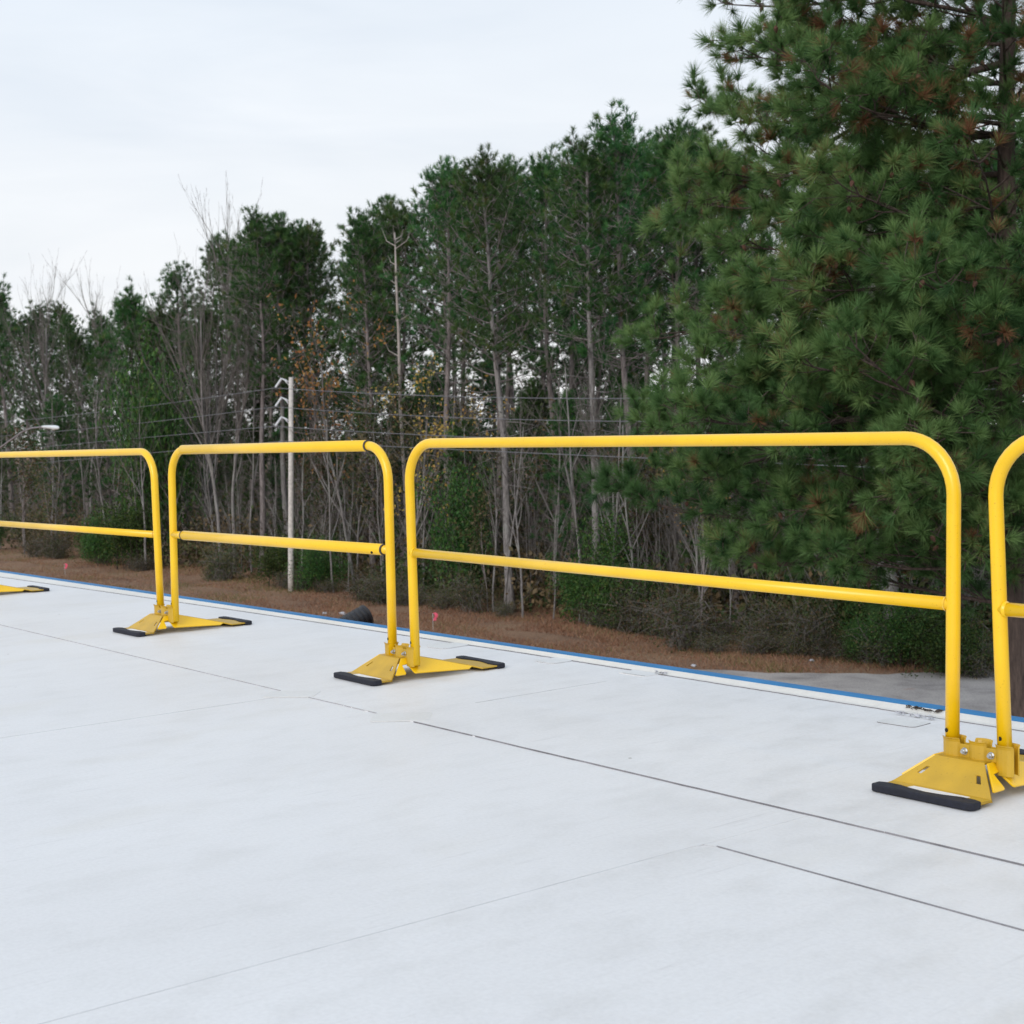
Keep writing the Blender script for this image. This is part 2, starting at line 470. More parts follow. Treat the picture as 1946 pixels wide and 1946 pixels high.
def pave_mat():
    m, nt, b = new_mat('worn_pavement')
    geo = N(nt, 'ShaderNodeNewGeometry')
    n1 = N(nt, 'ShaderNodeTexNoise', Scale=0.7, Detail=7.0, Roughness=0.65, Distortion=0.6)
    n2 = N(nt, 'ShaderNodeTexNoise', Scale=22.0, Detail=5.0, Roughness=0.7)
    n3 = N(nt, 'ShaderNodeTexNoise', Scale=1.6, Detail=3.0)
    for n in (n1, n2, n3): nt.links.new(geo.outputs['Position'], n.inputs['Vector'])
    r1 = ramp(nt, [(0.3, (0.24, 0.215, 0.205)), (0.5, (0.44, 0.395, 0.37)), (0.7, (0.55, 0.50, 0.46))], n1.outputs['Fac'])
    r2 = ramp(nt, [(0.3, (0.6, 0.59, 0.58)), (0.7, (1.1, 1.1, 1.1))], n2.outputs['Fac'])
    r3 = ramp(nt, [(0.66, (0, 0, 0)), (0.74, (0.35, 0.35, 0.35))], n3.outputs['Fac'])
    k = mixc(nt, 1.0, r1.outputs['Color'], r2.outputs['Color'], 'MULTIPLY')
    nt.links.new(mixc(nt, r3.outputs['Color'], k, (0.33, 0.17, 0.12)), b.inputs['Base Color'])
    b.inputs['Roughness'].default_value = 0.9
    return m
M['pave'] = pave_mat()

# ------------------------------------------------------------------ ground, pavement
g = MB()
nx, ny = 60, 60
xs = np.concatenate([[-3000, -600, -200], np.linspace(-110, 30, 57), [200, 1000, 3000]])
ys = np.concatenate([[-1500, -200, -40], np.linspace(-10, 80, 57), [200, 900, 3000]])
def ground_z(x, y):
    r = 0.10 * math.sin(x * 0.31) * math.cos(y * 0.43) + 0.05 * math.sin(x * 0.83 + y * 0.6)
    return GROUND + (r if 29.5 < y < 70 and -100 < x < 0 and not (x > -32 and y < 35.5) else 0.0)
gv = [(x, y, ground_z(x, y)) for y in ys for x in xs]
gf = [(j*len(xs)+i, j*len(xs)+i+1, (j+1)*len(xs)+i+1, (j+1)*len(xs)+i) for j in range(len(ys)-1) for i in range(len(xs)-1)]
gme = bpy.data.meshes.new('ground'); gme.from_pydata(gv, [], gf); gme.materials.append(M['ground'])
gme.polygons.foreach_set('use_smooth', [True] * len(gf))
tag(link_mesh('ground', gme), kind='structure')
pv = MB()
far = [(-40.0, 22.0), (-33.0, 25.2), (-29.0, 27.2), (-27.2, 28.2), (-25.6, 29.0), (-24.6, 29.8), (-23.6, 30.6), (-22.7, 31.6), (-21.8, 32.7), (-20.0, 33.2), (-17.0, 33.6), (-10, 34.0), (30, 34.5)]
far2 = []
for (a, b2), (c, d) in zip(far[:-1], far[1:]):
    for t in (0, 0.25, 0.5, 0.75):
        far2.append((a + (c - a) * t + rnd.uniform(-.10, .10), b2 + (d - b2) * t + rnd.uniform(-.12, .12)))
far2.append(far[-1])
pv.prism([(-40.0, 5.6), (30, 5.6)] + far2[::-1], GROUND - 0.05, GROUND + 0.012)
tag(pv.build('pavement', M['pave']), kind='structure')

# ------------------------------------------------------------------ the roof
def interp(pts):
    X = [p[0] for p in pts]; Y = [p[1] for p in pts]
    return lambda x: float(np.interp(x, X, Y))
seam_c = interp([(-40, 3.55), (-14, 4.35), (-10.6, 4.486), (-8.2, 4.571), (-5.7, 4.62), (12, 4.622)])
edge_in = interp([(-40, 3.72), (-14, 4.49), (-12.7, 4.521), (-8.5, 4.605), (-5.7, 4.652), (-3.6, 4.685), (12, 4.76)])
EDGE_W = 0.040
roof = MB()
X0, X1, YB = -40.0, 12.0, -9.0
lx = list(np.linspace(X0, X1, 90))
roof.prism([(X0, YB), (X1, YB)] + [(x, edge_in(x) + EDGE_W - 0.004) for x in reversed(lx)], -0.35, -0.004)
roof_o = tag(roof.build('roof', M['membrane']), kind='structure')
wb = MB(); wb.prism([(X0, YB), (X1, YB)] + [(x, edge_in(x) - 0.03) for x in reversed(lx)], GROUND - 0.1, -0.352)
wb.build('wall', M['wall'], roof_o)
# membrane sheets, laid slightly proud of each other where they lap
def strip(name, mat, y0, y1, xa, xb, z, n=50):
    m = MB(); X = list(np.linspace(xa, xb, n))
    m.prism([(x, y0(x)) for x in X] + [(x, y1(x)) for x in reversed(X)], -0.003, z)
    return m.build(name, mat, roof_o)
YA, YBs = 3.212, 2.788
k = lambda v: (lambda x: v)
strip('membrane_sheet', M['membrane'], k(YA), lambda x: seam_c(x) - 0.0, X0, -4.786, 0.0030)
strip('membrane_sheet', M['membrane'], k(YA), lambda x: seam_c(x) - 0.0, -4.784, X1, 0.0034)
strip('membrane_sheet', M['membrane'], k(YB), k(YA), X0, -5.521, 0.0004, 4)
strip('membrane_sheet', M['membrane'], k(YB), k(YA), -5.519, -2.707, 0.0000, 4)
fl = MB(); r = 0.05
cor = [(-2.705, YB), (X1, YB), (X1, YBs), (-2.705 + r, YBs), (-2.705 + 0.3 * r, YBs - 0.3 * r), (-2.705, YBs - r)]
fl.prism(cor, -0.003, 0.0026); fl.build('membrane_sheet', M['membrane'], roof_o)
fl = MB(); fl.prism([(-2.7052, YBs + .0002), (X1, YBs + .0002), (X1, YA), (-2.7052, YA)], -0.003, 0.0002); fl.build('membrane_sheet', M['membrane'], roof_o)
# flashing strip along the edge, rising to the metal
fm = MB()
for a, b2 in zip(lx[:-1], lx[1:]):
    prof = lambda x: [(seam_c(x), 0.0052), (seam_c(x) + 0.4 * (edge_in(x) - seam_c(x)), 0.0075), (edge_in(x), 0.021)]
    pa, pb = prof(a), prof(b2)
    for i in range(2):
        fm.face([(a, *pa[i]), (b2, *pb[i]), (b2, *pb[i+1]), (a, *pa[i+1])])
fm.build('flashing_strip', M['flashing'], roof_o, smooth=True)
# seam lines: cut lap edges
def seam(pts, w, h, mat, z=0.0):
    m = MB()
    for (a, b2) in zip(pts[:-1], pts[1:]):
        a, b2 = np.array(a), np.array(b2); t = (b2 - a) / np.linalg.norm(b2 - a); n = np.array([-t[1], t[0]]) * w * 0.5
        m.prism([tuple(a - n), tuple(b2 - n), tuple(b2 + n), tuple(a + n)], z - 0.002, z + h)
    return m.build('seam_edge', mat, roof_o)
def wob(xa, xb, yf, n=40, amp=0.0025):
    return [(x, yf(x) + rnd.uniform(-amp, amp)) for x in np.linspace(xa, xb, n)]
for xa, xb in ((X0, -6.24), (-6.205, -5.44), (-5.35, -4.92), (-4.745, -3.41), (-3.20, X1)):
    seam(wob(xa, xb, seam_c, 60), 0.0040, 0.0065, M['seam_dark'])
seam([(-4.885, 4.533), (-4.75, 4.541)], 0.006, 0.0062, M['seam_dark'])
for xa, xb, w in ((X0, -5.645, .002), (-5.42, -4.868, .002), (-4.64, -2.45, .0022), (-2.448, X1, .003)):
    seam(wob(xa, xb, k(YA), 30, .0015), w, 0.0046 if xa > -5 else 0.0036, M['seam_dark'] if xa > -4.7 else M['seam_mid'])
seam(wob(-2.66, X1, k(YBs), 30, .0012), 0.0045, 0.0050, M['seam_dark'])
seam([(-2.705, YBs - .05), (-2.69, YBs - .015), (-2.655, YBs)], 0.003, 0.004, M['seam_light'])
seam([(-2.705 + rnd.uniform(-.002, .002), y) for y in np.linspace(YB, YBs - .05, 30)], 0.003, 0.0030, M['seam_light'])
seam([(-4.785 + rnd.uniform(-.002, .002), y) for y in np.linspace(3.62, 4.34, 10)], 0.003, 0.0045, M['seam_light'])
seam([(-5.52 + rnd.uniform(-.002, .002), y) for y in np.linspace(YB, YA, 40)], 0.003, 0.0006, M['seam_light'])
# patches over the lap joints
def rounded(cx, cy, hx, hy, r, rot=0.0, n=5):
    P = []
    for sx, sy, a0 in ((1, 1, 0), (-1, 1, 90), (-1, -1, 180), (1, -1, 270)):
        for i in range(n + 1):
            a = math.radians(a0 + 90 * i / n)
            x, y = sx * (hx - r) + r * math.cos(a), sy * (hy - r) + r * math.sin(a)
            P.append((cx + x * math.cos(rot) - y * math.sin(rot), cy + x * math.sin(rot) + y * math.cos(rot)))
    return P
for cx, cy, hx, hy, rr, rot, zt, sd in ((-3.315, 4.468, .082, .062, .022, .05, .0062, 'seam_dark'),
                                        (-6.20, 4.52, .075, .10, .045, .1, .0068, 'seam_light'),
                                        (-5.40, 4.56, .072, .07, .03, .0, .0066, 'seam_light'),
                                        (-4.83, 4.585, .085, .055, .01, .0, .0060, 'patch'),
                                        (-5.53, 3.20, .11, .075, .012, .78, .0042, 'patch'),
                                        (-4.755, 3.235, .115, .085, .02, .86, .0042, 'patch')):
    m = MB(); m.prism(rounded(cx, cy, hx, hy, rr, rot), 0.001, zt, 0, 1)
    m.build('membrane_patch', [M['patch'], M[sd]], roof_o)
# blue edge metal in lengths with lapped joints
joints = [-40, -34, -31, -28, -25, -22, -19, -16, -13, -10.2, -7.55, -5.15, -2.62, 0.4, 3.4, 6.4, 9.4, 12]
for i, (a, b2) in enumerate(zip(joints[:-1], joints[1:])):
    m = MB(); X = list(np.linspace(a + 0.001, b2 - 0.001, 14)); dz = 0.0012 * (i % 2)
    prof = lambda x: [(edge_in(x), 0.018 + dz), (edge_in(x) + 0.005, 0.0285 + dz), (edge_in(x) + EDGE_W - .004, 0.0300 + dz), (edge_in(x) + EDGE_W, 0.025 + dz), (edge_in(x) + EDGE_W + dz, -0.16), (edge_in(x) + EDGE_W + 0.012, -0.18)]
    for xa, xb in zip(X[:-1], X[1:]):
        pa, pb = prof(xa), prof(xb)
        for q in range(5):
            m.face([(xa, *pa[q]), (xb, *pb[q]), (xb, *pb[q+1]), (xa, *pa[q+1])])
    m.build('edge_metal', M['blue'], roof_o)

# small rubbish caught on the roof edge
def crumble(cx, cy, z, lx_, ly_, n, mat, label, cat, name):
    m = MB(); R_ = random.Random(n * 7)
    for i in range(n):
        x, y = R_.uniform(-lx_, lx_), R_.uniform(-ly_, ly_); s = R_.uniform(.004, .012)
        P = [(x + s * R_.uniform(-1, 1) * 1.6, y + s * R_.uniform(-1, 1), R_.uniform(0, s * 1.1)) for _ in range(5)]
        m.face([P[0], P[1], P[2]]); m.face([P[0], P[2], P[3]]); m.face([P[1], P[3], P[4]]); m.face([P[2], P[4], P[0]])
    o = m.build(name, mat); o.location = (cx, cy, z)
    return tag(o, label, cat, kind=None)
p = at_z(1752, 1350, 0.013); crumble(p[0], p[1], 0.014, .075, .012, 36, M['soil_bits'], 'crumbled dark leaf debris caught beside the blue edge near the right posts', 'debris', 'leaf_debris')
p = at_z(1112, 1251, 0.012); crumble(p[0], p[1], 0.014, .05, .010, 16, M['litter'], 'small pale crumbs of sealant on the flashing midway along the blue edge', 'debris', 'sealant_debris')
p = at_z(1258, 1281, 0.006); crumble(p[0], p[1], 0.007, .03, .010, 10, M['litter'], 'grey sealant crumbs at the end of a dark seam in the roof', 'debris', 'sealant_debris')
p = at_z(1742, 1362, 0.006); crumble(p[0], p[1], 0.007, .085, .008, 30, M['litter'], 'line of grey sealant crumbs along the seam above the rounded patch', 'debris', 'sealant_debris')

# ------------------------------------------------------------------ guardrail stands
def make_base(loc, rz, label):
    root = empty('guardrail_stand', loc, rz)
    tag(root, label, 'rail stand', 'stands carrying the yellow guardrail posts')
    cx = -0.0425
    def L(u, a, b2): return tuple(a[i] + (b2[i] - a[i]) * u for i in range(3))
    m = MB()
    FL, FR = (-.206, -.200, .0165), (.122, -.185, .0165)
    BL, BR = (-.210, -.122, .0185), (.130, -.122, .0185)
    RL, RR = (-.125, -.022, .095), (.040, -.022, .095)
    m.face([FL, FR, BR, BL])
    us = [0, .105, .160, .850, .905, 1]; vs = [0, .38, .62, 1]
    G = lambda u, v: L(v, L(u, BL, BR), L(u, RL, RR))
    for i in range(5):
        for j in range(3):
            if j == 1 and i in (1, 3): continue
            m.face([G(us[i], vs[j]), G(us[i+1], vs[j]), G(us[i+1], vs[j+1]), G(us[i], vs[j+1])])
    SL, SR = (-.125, .075, .095), (.040, .075, .095)
    TL, TR = (-.150, .335, .030), (.065, .335, .030)
    UL, UR = (-.204, .372, .0185), (.136, .372, .0185)
    VL, VR = (-.206, .490, .0165), (.122, .480, .0165)
    m.face([RL, RR, SR, SL]); m.face([SL, SR, TR, TL]); m.face([TL, TR, UR, UL]); m.face([UL, UR, VR, VL])
    bm = bmesh.new()
    vmap = {}
    for f, in [(f,) for f in m.f]:
        vs_ = []
        for i in f:
            kk = tuple(round(c, 4) for c in m.v[i])
            if kk not in vmap: vmap[kk] = bm.verts.new(kk)
            vs_.append(vmap[kk])
        bm.faces.new(vs_)
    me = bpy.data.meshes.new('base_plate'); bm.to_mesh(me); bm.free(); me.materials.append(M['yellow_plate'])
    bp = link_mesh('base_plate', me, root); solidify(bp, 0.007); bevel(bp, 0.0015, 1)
    # folded side flanges with their V notch
    for s in (1, -1):
        mx = (lambda q: q) if s == 1 else (lambda q: (2 * cx - q[0], q[1], q[2]))
        W = lambda y, z: (.050 + (.095 - z) * 1.12, y, z)
        fs = [[W(-.018, .0955), W(-.090, .036), W(-.082, .0335), W(-.038, .0335), W(-.033, .037), W(-.030, .070), W(.000, .072), W(.010, .037), W(.017, .0335), W(.300, .022), W(.322, .030), W(.075, .0955)]]
        bm = bmesh.new(); vm = {}
        for f in fs:
            vs_ = []
            for q in f:
                kk = tuple(round(c, 4) for c in mx(q))
                if kk not in vm: vm[kk] = bm.verts.new(kk)
                vs_.append(vm[kk])
            if s == -1: vs_.reverse()
            bm.faces.new(vs_)
        me = bpy.data.meshes.new('side_flange'); bm.to_mesh(me); bm.free(); me.materials.append(M['yellow'])
        fo = link_mesh('side_flange', me, root); solidify(fo, 0.007); bevel(fo, 0.0016, 2)
    # rubber toe pads with a waved inner edge
    for name, ys_, sg in (('rubber_pad', -.207, 1), ('rubber_pad', .502, -1)):
        P = [(-.229, .012), (-.222, .003), (-.205, 0), (.098, 0), (.116, .004), (.122, .014), (.122, .048), (.098, .058), (.050, .058), (.0, .044), (-.055, .036), (-.11, .044), (-.155, .056), (-.20, .056), (-.229, .046)]
        P = [(x + .008, ys_ + sg * (y - 0.012)) for x, y in P]
        if sg < 0: P.reverse()
        mm = MB(); mm.prism(P, 0.0012, 0.0235)
        po = mm.build(name, M['rubber'], root); bevel(po, 0.004, 2)
        for hx in (-.157, .076):
            mm = MB(); yy = ys_ + sg * 0.030
            mm.tube([(hx, yy, .0225), (hx, yy, .0243)], [.005, .005], 8); mm.build('rivet', M['darkhole'], po)
    mm = MB(); mm.prism([(-.130, -.166), (.062, -.166), (.070, -.136), (-.122, -.136)], .0172, lambda x_, y_: .0188 + (y_ + .166) * .02)
    mm.build('sticker', M['sticker'], root)
    # clamp bracket: two pressed sheets making three sockets
    y0 = 0.022
    for s in (-1, 1):
        mm = MB()
        segs = []
        for c in (-.09, 0.0, .09):
            segs.append((c, 'S'))
        def pressed(P, z0, z1, curl=0.0):
            t = 0.0048
            P = [np.array(q) for q in P]; O = []
            for i, q in enumerate(P):
                d = P[min(i + 1, len(P) - 1)] - P[max(i - 1, 0)]; d = d / np.linalg.norm(d)
                n = np.array([-d[1], d[0]])
                if n[1] * s < 0: n = -n
                O.append(q + n * t)
            ring = P + O[::-1]; K = len(ring); b = len(mm.v)
            lev = [(z0, 0)] + ([(z1 - .012, 0), (z1 - .005, curl * s * .35), (z1, curl * s)] if curl else [(z1, 0)])
            for z, off in lev: mm.v += [(q[0], q[1] + off, z) for q in ring]
            mm.f.append(tuple(b + i for i in reversed(range(K)))); mm.m.append(0)
            for q in range(len(lev) - 1):
                for i in range(K):
                    j = (i + 1) % K
                    mm.f.append((b + K*q + i, b + K*q + j, b + K*q + K + j, b + K*q + K + i)); mm.m.append(0)
            mm.f.append(tuple(b + K * (len(lev) - 1) + i for i in range(K))); mm.m.append(0)
        lowy, sty = y0 + s * 0.0105, y0 + s * 0.0225
        for c in (-.09, 0.0, .09):
            zb = .060 if c > .05 else .094
            pressed([(c - .0265, lowy), (c - .021, y0 + s * .0165), (c - .012, y0 + s * .0212), (c, sty), (c + .012, y0 + s * .0212), (c + .021, y0 + s * .0165), (c + .0265, lowy)], zb, .150, 0.006)
        for xa, xb in ((-.0640, -.0260), (.0260, .0640)):
            pressed([(xa, lowy - s * .0008), (xb, lowy - s * .0008)], .0935, .133)
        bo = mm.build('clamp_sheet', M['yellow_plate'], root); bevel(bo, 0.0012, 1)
    for bx in (-.045, .045):
        mm = MB()
        yb_ = y0 - 0.0097 - 0.0048
        mm.tube([(bx, yb_, .113), (bx, yb_ - .0015, .113)], .0105, 16)
        mm.tube([(bx, yb_ - .0016, .113), (bx, yb_ - .0105, .113)], .0085, 6)
        mm.tube([(bx, yb_ - .0106, .113), (bx, yb_ - .0165, .113)], .0048, 10)
        mm.build('bolt', M['zinc'], root)
    return root

BASES = [((-2.535, 3.764, 0.0038), 0.0, 'nearest yellow guardrail stand with black rubber toe at right edge of roof'),
         ((-5.548, 3.766, 0.0034), -0.03, 'yellow guardrail stand with both black toes showing, second nearest on the roof'),
         ((-7.945, 3.760, 0.0034), 0.0, 'small distant yellow guardrail stand under the short left panel'),
         ((-10.985, 3.722, 0.0034), 0.0, 'farthest yellow guardrail stand, only its rear toe in view at left edge')]
for loc, rz, lab in BASES: make_base(loc, rz, lab)

# ------------------------------------------------------------------ guardrail panels
RAIL_R, YP = 0.0212, 3.786
def arc_pts(cx, cz, r, a0, a1, n=10):
    return [(cx + r * math.cos(math.radians(a0 + (a1 - a0) * i / n)), cz + r * math.sin(math.radians(a0 + (a1 - a0) * i / n))) for i in range(n + 1)]

def panel_path(xlb, xlt, xrb, xrt, ztl, ztr, R=0.17, zb=0.066):
    P = [(xlb, zb), (xlb + (xlt - xlb) * .5, .45)]
    P += [(xlt + (px_ - xlt), pz) for px_, pz in arc_pts(xlt + R, ztl - R, R, 180, 90)]
    n = 8
    for i in range(1, n):
        t = i / n; P.append((xlt + R + (xrt - R - xlt - R) * t, ztl + (ztr - ztl) * t))
    P += arc_pts(xrt - R, ztr - R, R, 90, 0)
    P += [(xrb + (xrt - xrb) * .5, .45), (xrb, zb)]
    return P

def v3(P): return [(x, YP, z) for x, z in P]

def add_holes(root, xs, z):
    for x in xs:
        m = MB(); m.tube([(x - .004, YP - RAIL_R + .003, z), (x - .006, YP - RAIL_R - .0008, z)], .0065, 12)
        m.build('pin_hole', M['darkhole'], root)

def long_panel(xlb, xlt, xrb, xrt, ztl, ztr, zml, zmr, label):
    root = empty('guardrail', (0, 0, 0.004)); tag(root, label, 'guardrail', 'yellow guardrail panels along the roof edge')
    m = MB(); m.tube(v3(panel_path(xlb, xlt, xrb, xrt, ztl, ztr)), RAIL_R, 24); m.build('bent_frame', M['yellow'], root, smooth=True)
    m = MB(); m.tube([(xlt + (xlb - xlt) * .45, YP, zml), ((xlt + xrt) / 2, YP, (zml + zmr) / 2), (xrt + (xrb - xrt) * .45, YP, zmr)], RAIL_R * .97, 24); m.build('mid_rail', M['yellow'], root, smooth=True)
    for x, z in ((xlt + (xlb - xlt) * .45, zml), (xrt + (xrb - xrt) * .45, zmr)):
        s = 1 if x < (xlt + xrt) / 2 else -1
        m = MB(); m.tube([(x + s * .017, YP, z), (x + s * .021, YP, z), (x + s * .026, YP, z)], [.0245, .0238, .0208], 20, caps=False); m.build('weld', M['yellow'], root, smooth=True)
    add_holes(root, [xlb, xrb], .168)
    return root

long_panel(-10.895, -10.89, -8.024, -8.045, 1.034, 1.041, .541, .556, 'leftmost yellow guardrail panel, cut off by the left edge of the picture')
long_panel(-5.441, -5.449, -2.634, -2.620, 1.058, 1.045, .571, .547, 'long unbroken yellow guardrail panel in the centre right')
long_panel(-2.452, -2.478, 0.37, 0.36, 1.043, 1.040, .545, .545, 'yellow guardrail panel cut off by the right edge of the picture')

# the adjustable panel: two bent ends joined by wider sleeves
root = empty('guardrail', (0, 0, 0.004))
tag(root, 'short yellow telescoping guardrail panel with dark rings at its sleeves', 'guardrail', 'yellow guardrail panels along the roof edge')
R = 0.16
pl = [(-7.838, .066), (-7.828, .45)] + arc_pts(-7.818 + R, 1.048 - R, R, 180, 90) + [(-7.45, 1.049)]
pr = [(-5.95, 1.052)] + arc_pts(-5.618 - R, 1.052 - R, R, 90, 0) + [(-5.620, .45), (-5.623, .066)]
for P in (pl, pr):
    m = MB(); m.tube(v3(P), RAIL_R, 24); m.build('bent_end', M['yellow'], root, smooth=True)
SL_R = 0.0262
def sleeve(xa, za, xb, zb, la, lb):
    m = MB(); m.tube([(xa, YP, za), (xa + .001, YP, za), ((xa + xb) / 2, YP, (za + zb) / 2), (xb - .001, YP, zb), (xb, YP, zb)], [SL_R - .001, SL_R, SL_R, SL_R, SL_R - .001], 24)
    s = m.build('sleeve', M['yellow'], root, smooth=True)
    for x, z, d, on in ((xa, za, -1, la), (xb, zb, 1, lb)):
        if on:
            m = MB(); m.tube([(x + d * .0005, YP, z), (x + d * .010, YP, z)], [SL_R + .0008, SL_R + .0008], 24); m.build('collar', M['collar'], s, smooth=False)
    return s
sleeve(-7.672, 1.0485, -5.782, 1.0520, False, True)
sleeve(-7.690, .5655, -5.672, .5745, True, True)
for xa, xb, z in ((-7.829, -7.60, .5652), (-5.76, -5.621, .5748)):
    m = MB(); m.tube([(xa, YP, z), (xb, YP, z)], RAIL_R * .97, 24); m.build('mid_rail_stub', M['yellow'], root, smooth=True)
m = MB(); m.tube([(-5.735, YP - SL_R - .001, .560), (-5.735, YP - SL_R + .004, .560)], .006, 10); m.build('pin_hole', M['darkhole'], root)
add_holes(root, [-7.838, -5.623], .168)

# ------------------------------------------------------------------ vegetation builders
def unit(a): return a / np.maximum(np.linalg.norm(a, axis=-1, keepdims=True), 1e-9)

def perp_frames(A, r):
    t = unit(np.cross(A, r.normal(size=A.shape)))
    return t, np.cross(A, t)

def seg_prisms(segs, k=4):
    """(p0,p1,r0,r1) rows -> prisms"""
    S = np.asarray(segs, dtype=np.float64)
    p0, p1, r0, r1 = S[:, 0:3], S[:, 3:6], S[:, 6:7], S[:, 7:8]
    A = unit(p1 - p0)
    ref = np.where(np.abs(A[:, 2:3]) < 0.9, np.array([[0, 0, 1.0]]), np.array([[1.0, 0, 0]]))
    t = unit(np.cross(A, ref)); b = np.cross(A, t)
    V = []
    for j in range(k):
        a = 2 * math.pi * j / k; d = t * math.cos(a) + b * math.sin(a)
        V.append(p0 + d * r0); 
    for j in range(k):
        a = 2 * math.pi * j / k; d = t * math.cos(a) + b * math.sin(a)
        V.append(p1 + d * r1)
    V = np.stack(V, 1); n = len(S)
    base = (np.arange(n) * 2 * k)[:, None]
    F = [np.concatenate([base + j, base + (j + 1) % k, base + k + (j + 1) % k, base + k + j], 1) for j in range(k)]
    return V.reshape(-1, 3), np.concatenate(F, 0)

def needle_tufts(P, A, tint, r, K, length, width, spread=(0.25, 1.5), stem=0.12, bend=True, droop=0.12):
    """shaving-brush needle tufts at P pointing along A"""
    n = len(P)
    P = np.repeat(P, K, 0); A = np.repeat(A, K, 0); T = np.repeat(tint, K)
    T = np.clip(T + r.normal(0, 0.035, len(T)), 0, 1)
    t, b = perp_frames(A, r)
    th = r.uniform(spread[0], spread[1], n * K)[:, None]
    D = unit(A * np.cos(th) + t * np.sin(th))
    L = (length * r.uniform(0.75, 1.1, n * K) * np.repeat(r.uniform(.72, 1.18, n), K))[:, None]
    O = P - A * (r.uniform(0, stem, n * K))[:, None]
    W = np.cross(D, r.normal(size=D.shape)); W = unit(W) * width * 0.5
    if bend:
        mid = O + D * L * 0.55
        D2 = unit(D + np.array([0, 0, -1.0]) * droop * r.uniform(0.3, 1.6, n * K)[:, None])
        tip = mid + D2 * L * 0.45
        V = np.stack([O - W * .7, O + W * .7, mid + W, mid - W, tip], 1).reshape(-1, 3)
        i = (np.arange(n * K) * 5)[:, None]
        return V, np.concatenate([i, i + 1, i + 2, i + 3], 1), np.concatenate([i + 3, i + 2, i + 4], 1), np.repeat(T, 5)
    V = np.stack([O - W, O + W, O + D * L], 1).reshape(-1, 3)
    i = (np.arange(n * K) * 3)[:, None]
    return V, np.zeros((0, 4), int), np.concatenate([i, i + 1, i + 2], 1), np.repeat(T, 3)

def leaf_cards(P, tint, r, size, flat=0.0):
    n = len(P)
    D = unit(r.normal(size=(n, 3)) * np.array([1, 1, 1 - flat])); S = unit(np.cross(D, r.normal(size=(n, 3))))
    L = (size * r.uniform(0.6, 1.35, n))[:, None]
    V = np.stack([P - D * L * .5, P + S * L * .28, P + D * L * .5, P - S * L * .28], 1).reshape(-1, 3)
    i = (np.arange(n) * 4)[:, None]
    return V, np.concatenate([i, i + 1, i + 2, i + 3], 1), np.repeat(tint, 4)

def trunk_mesh(name, h, r0, r1, seed, mat, crook=0.25, k=9, sway=0.0, stubs=0, stub_zone=(0.2, 0.6)):
    R_ = random.Random(seed); n = 16
    ph = [R_.uniform(0, 6.28) for _ in range(4)]
    def axis(t):
        return np.array([crook * (math.sin(ph[0] + 3.1 * t) - math.sin(ph[0])) * .6 + sway * t + .05 * math.sin(ph[1] + 13 * t),
                         crook * (math.sin(ph[2] + 2.7 * t) - math.sin(ph[2])) * .6 + .05 * math.sin(ph[3] + 11 * t), h * t])
    m = MB(); pts = [axis(i / n) for i in range(n + 1)]
    flare = lambda t: 1 + 0.45 * math.exp(-t * 40)
    m.tube([tuple(p) for p in pts], [(r0 + (r1 - r0) * (i / n)) * flare(i / n) for i in range(n + 1)], k)
    for _ in range(stubs):
        t = R_.uniform(*stub_zone); p = axis(t); a = R_.uniform(0, 6.28); L_ = R_.uniform(0.35, 1.7)
        e = R_.uniform(-.25, .35)
        q = p + np.array([math.cos(a) * L_, math.sin(a) * L_, e * L_])
        mid = (p + q) / 2 + np.array([0, 0, R_.uniform(-.1, .12)])
        m.tube([tuple(p), tuple(mid), tuple(q)], [.022, .014, .005], 4)
    return m.mesh(name, mat, smooth=True), axis

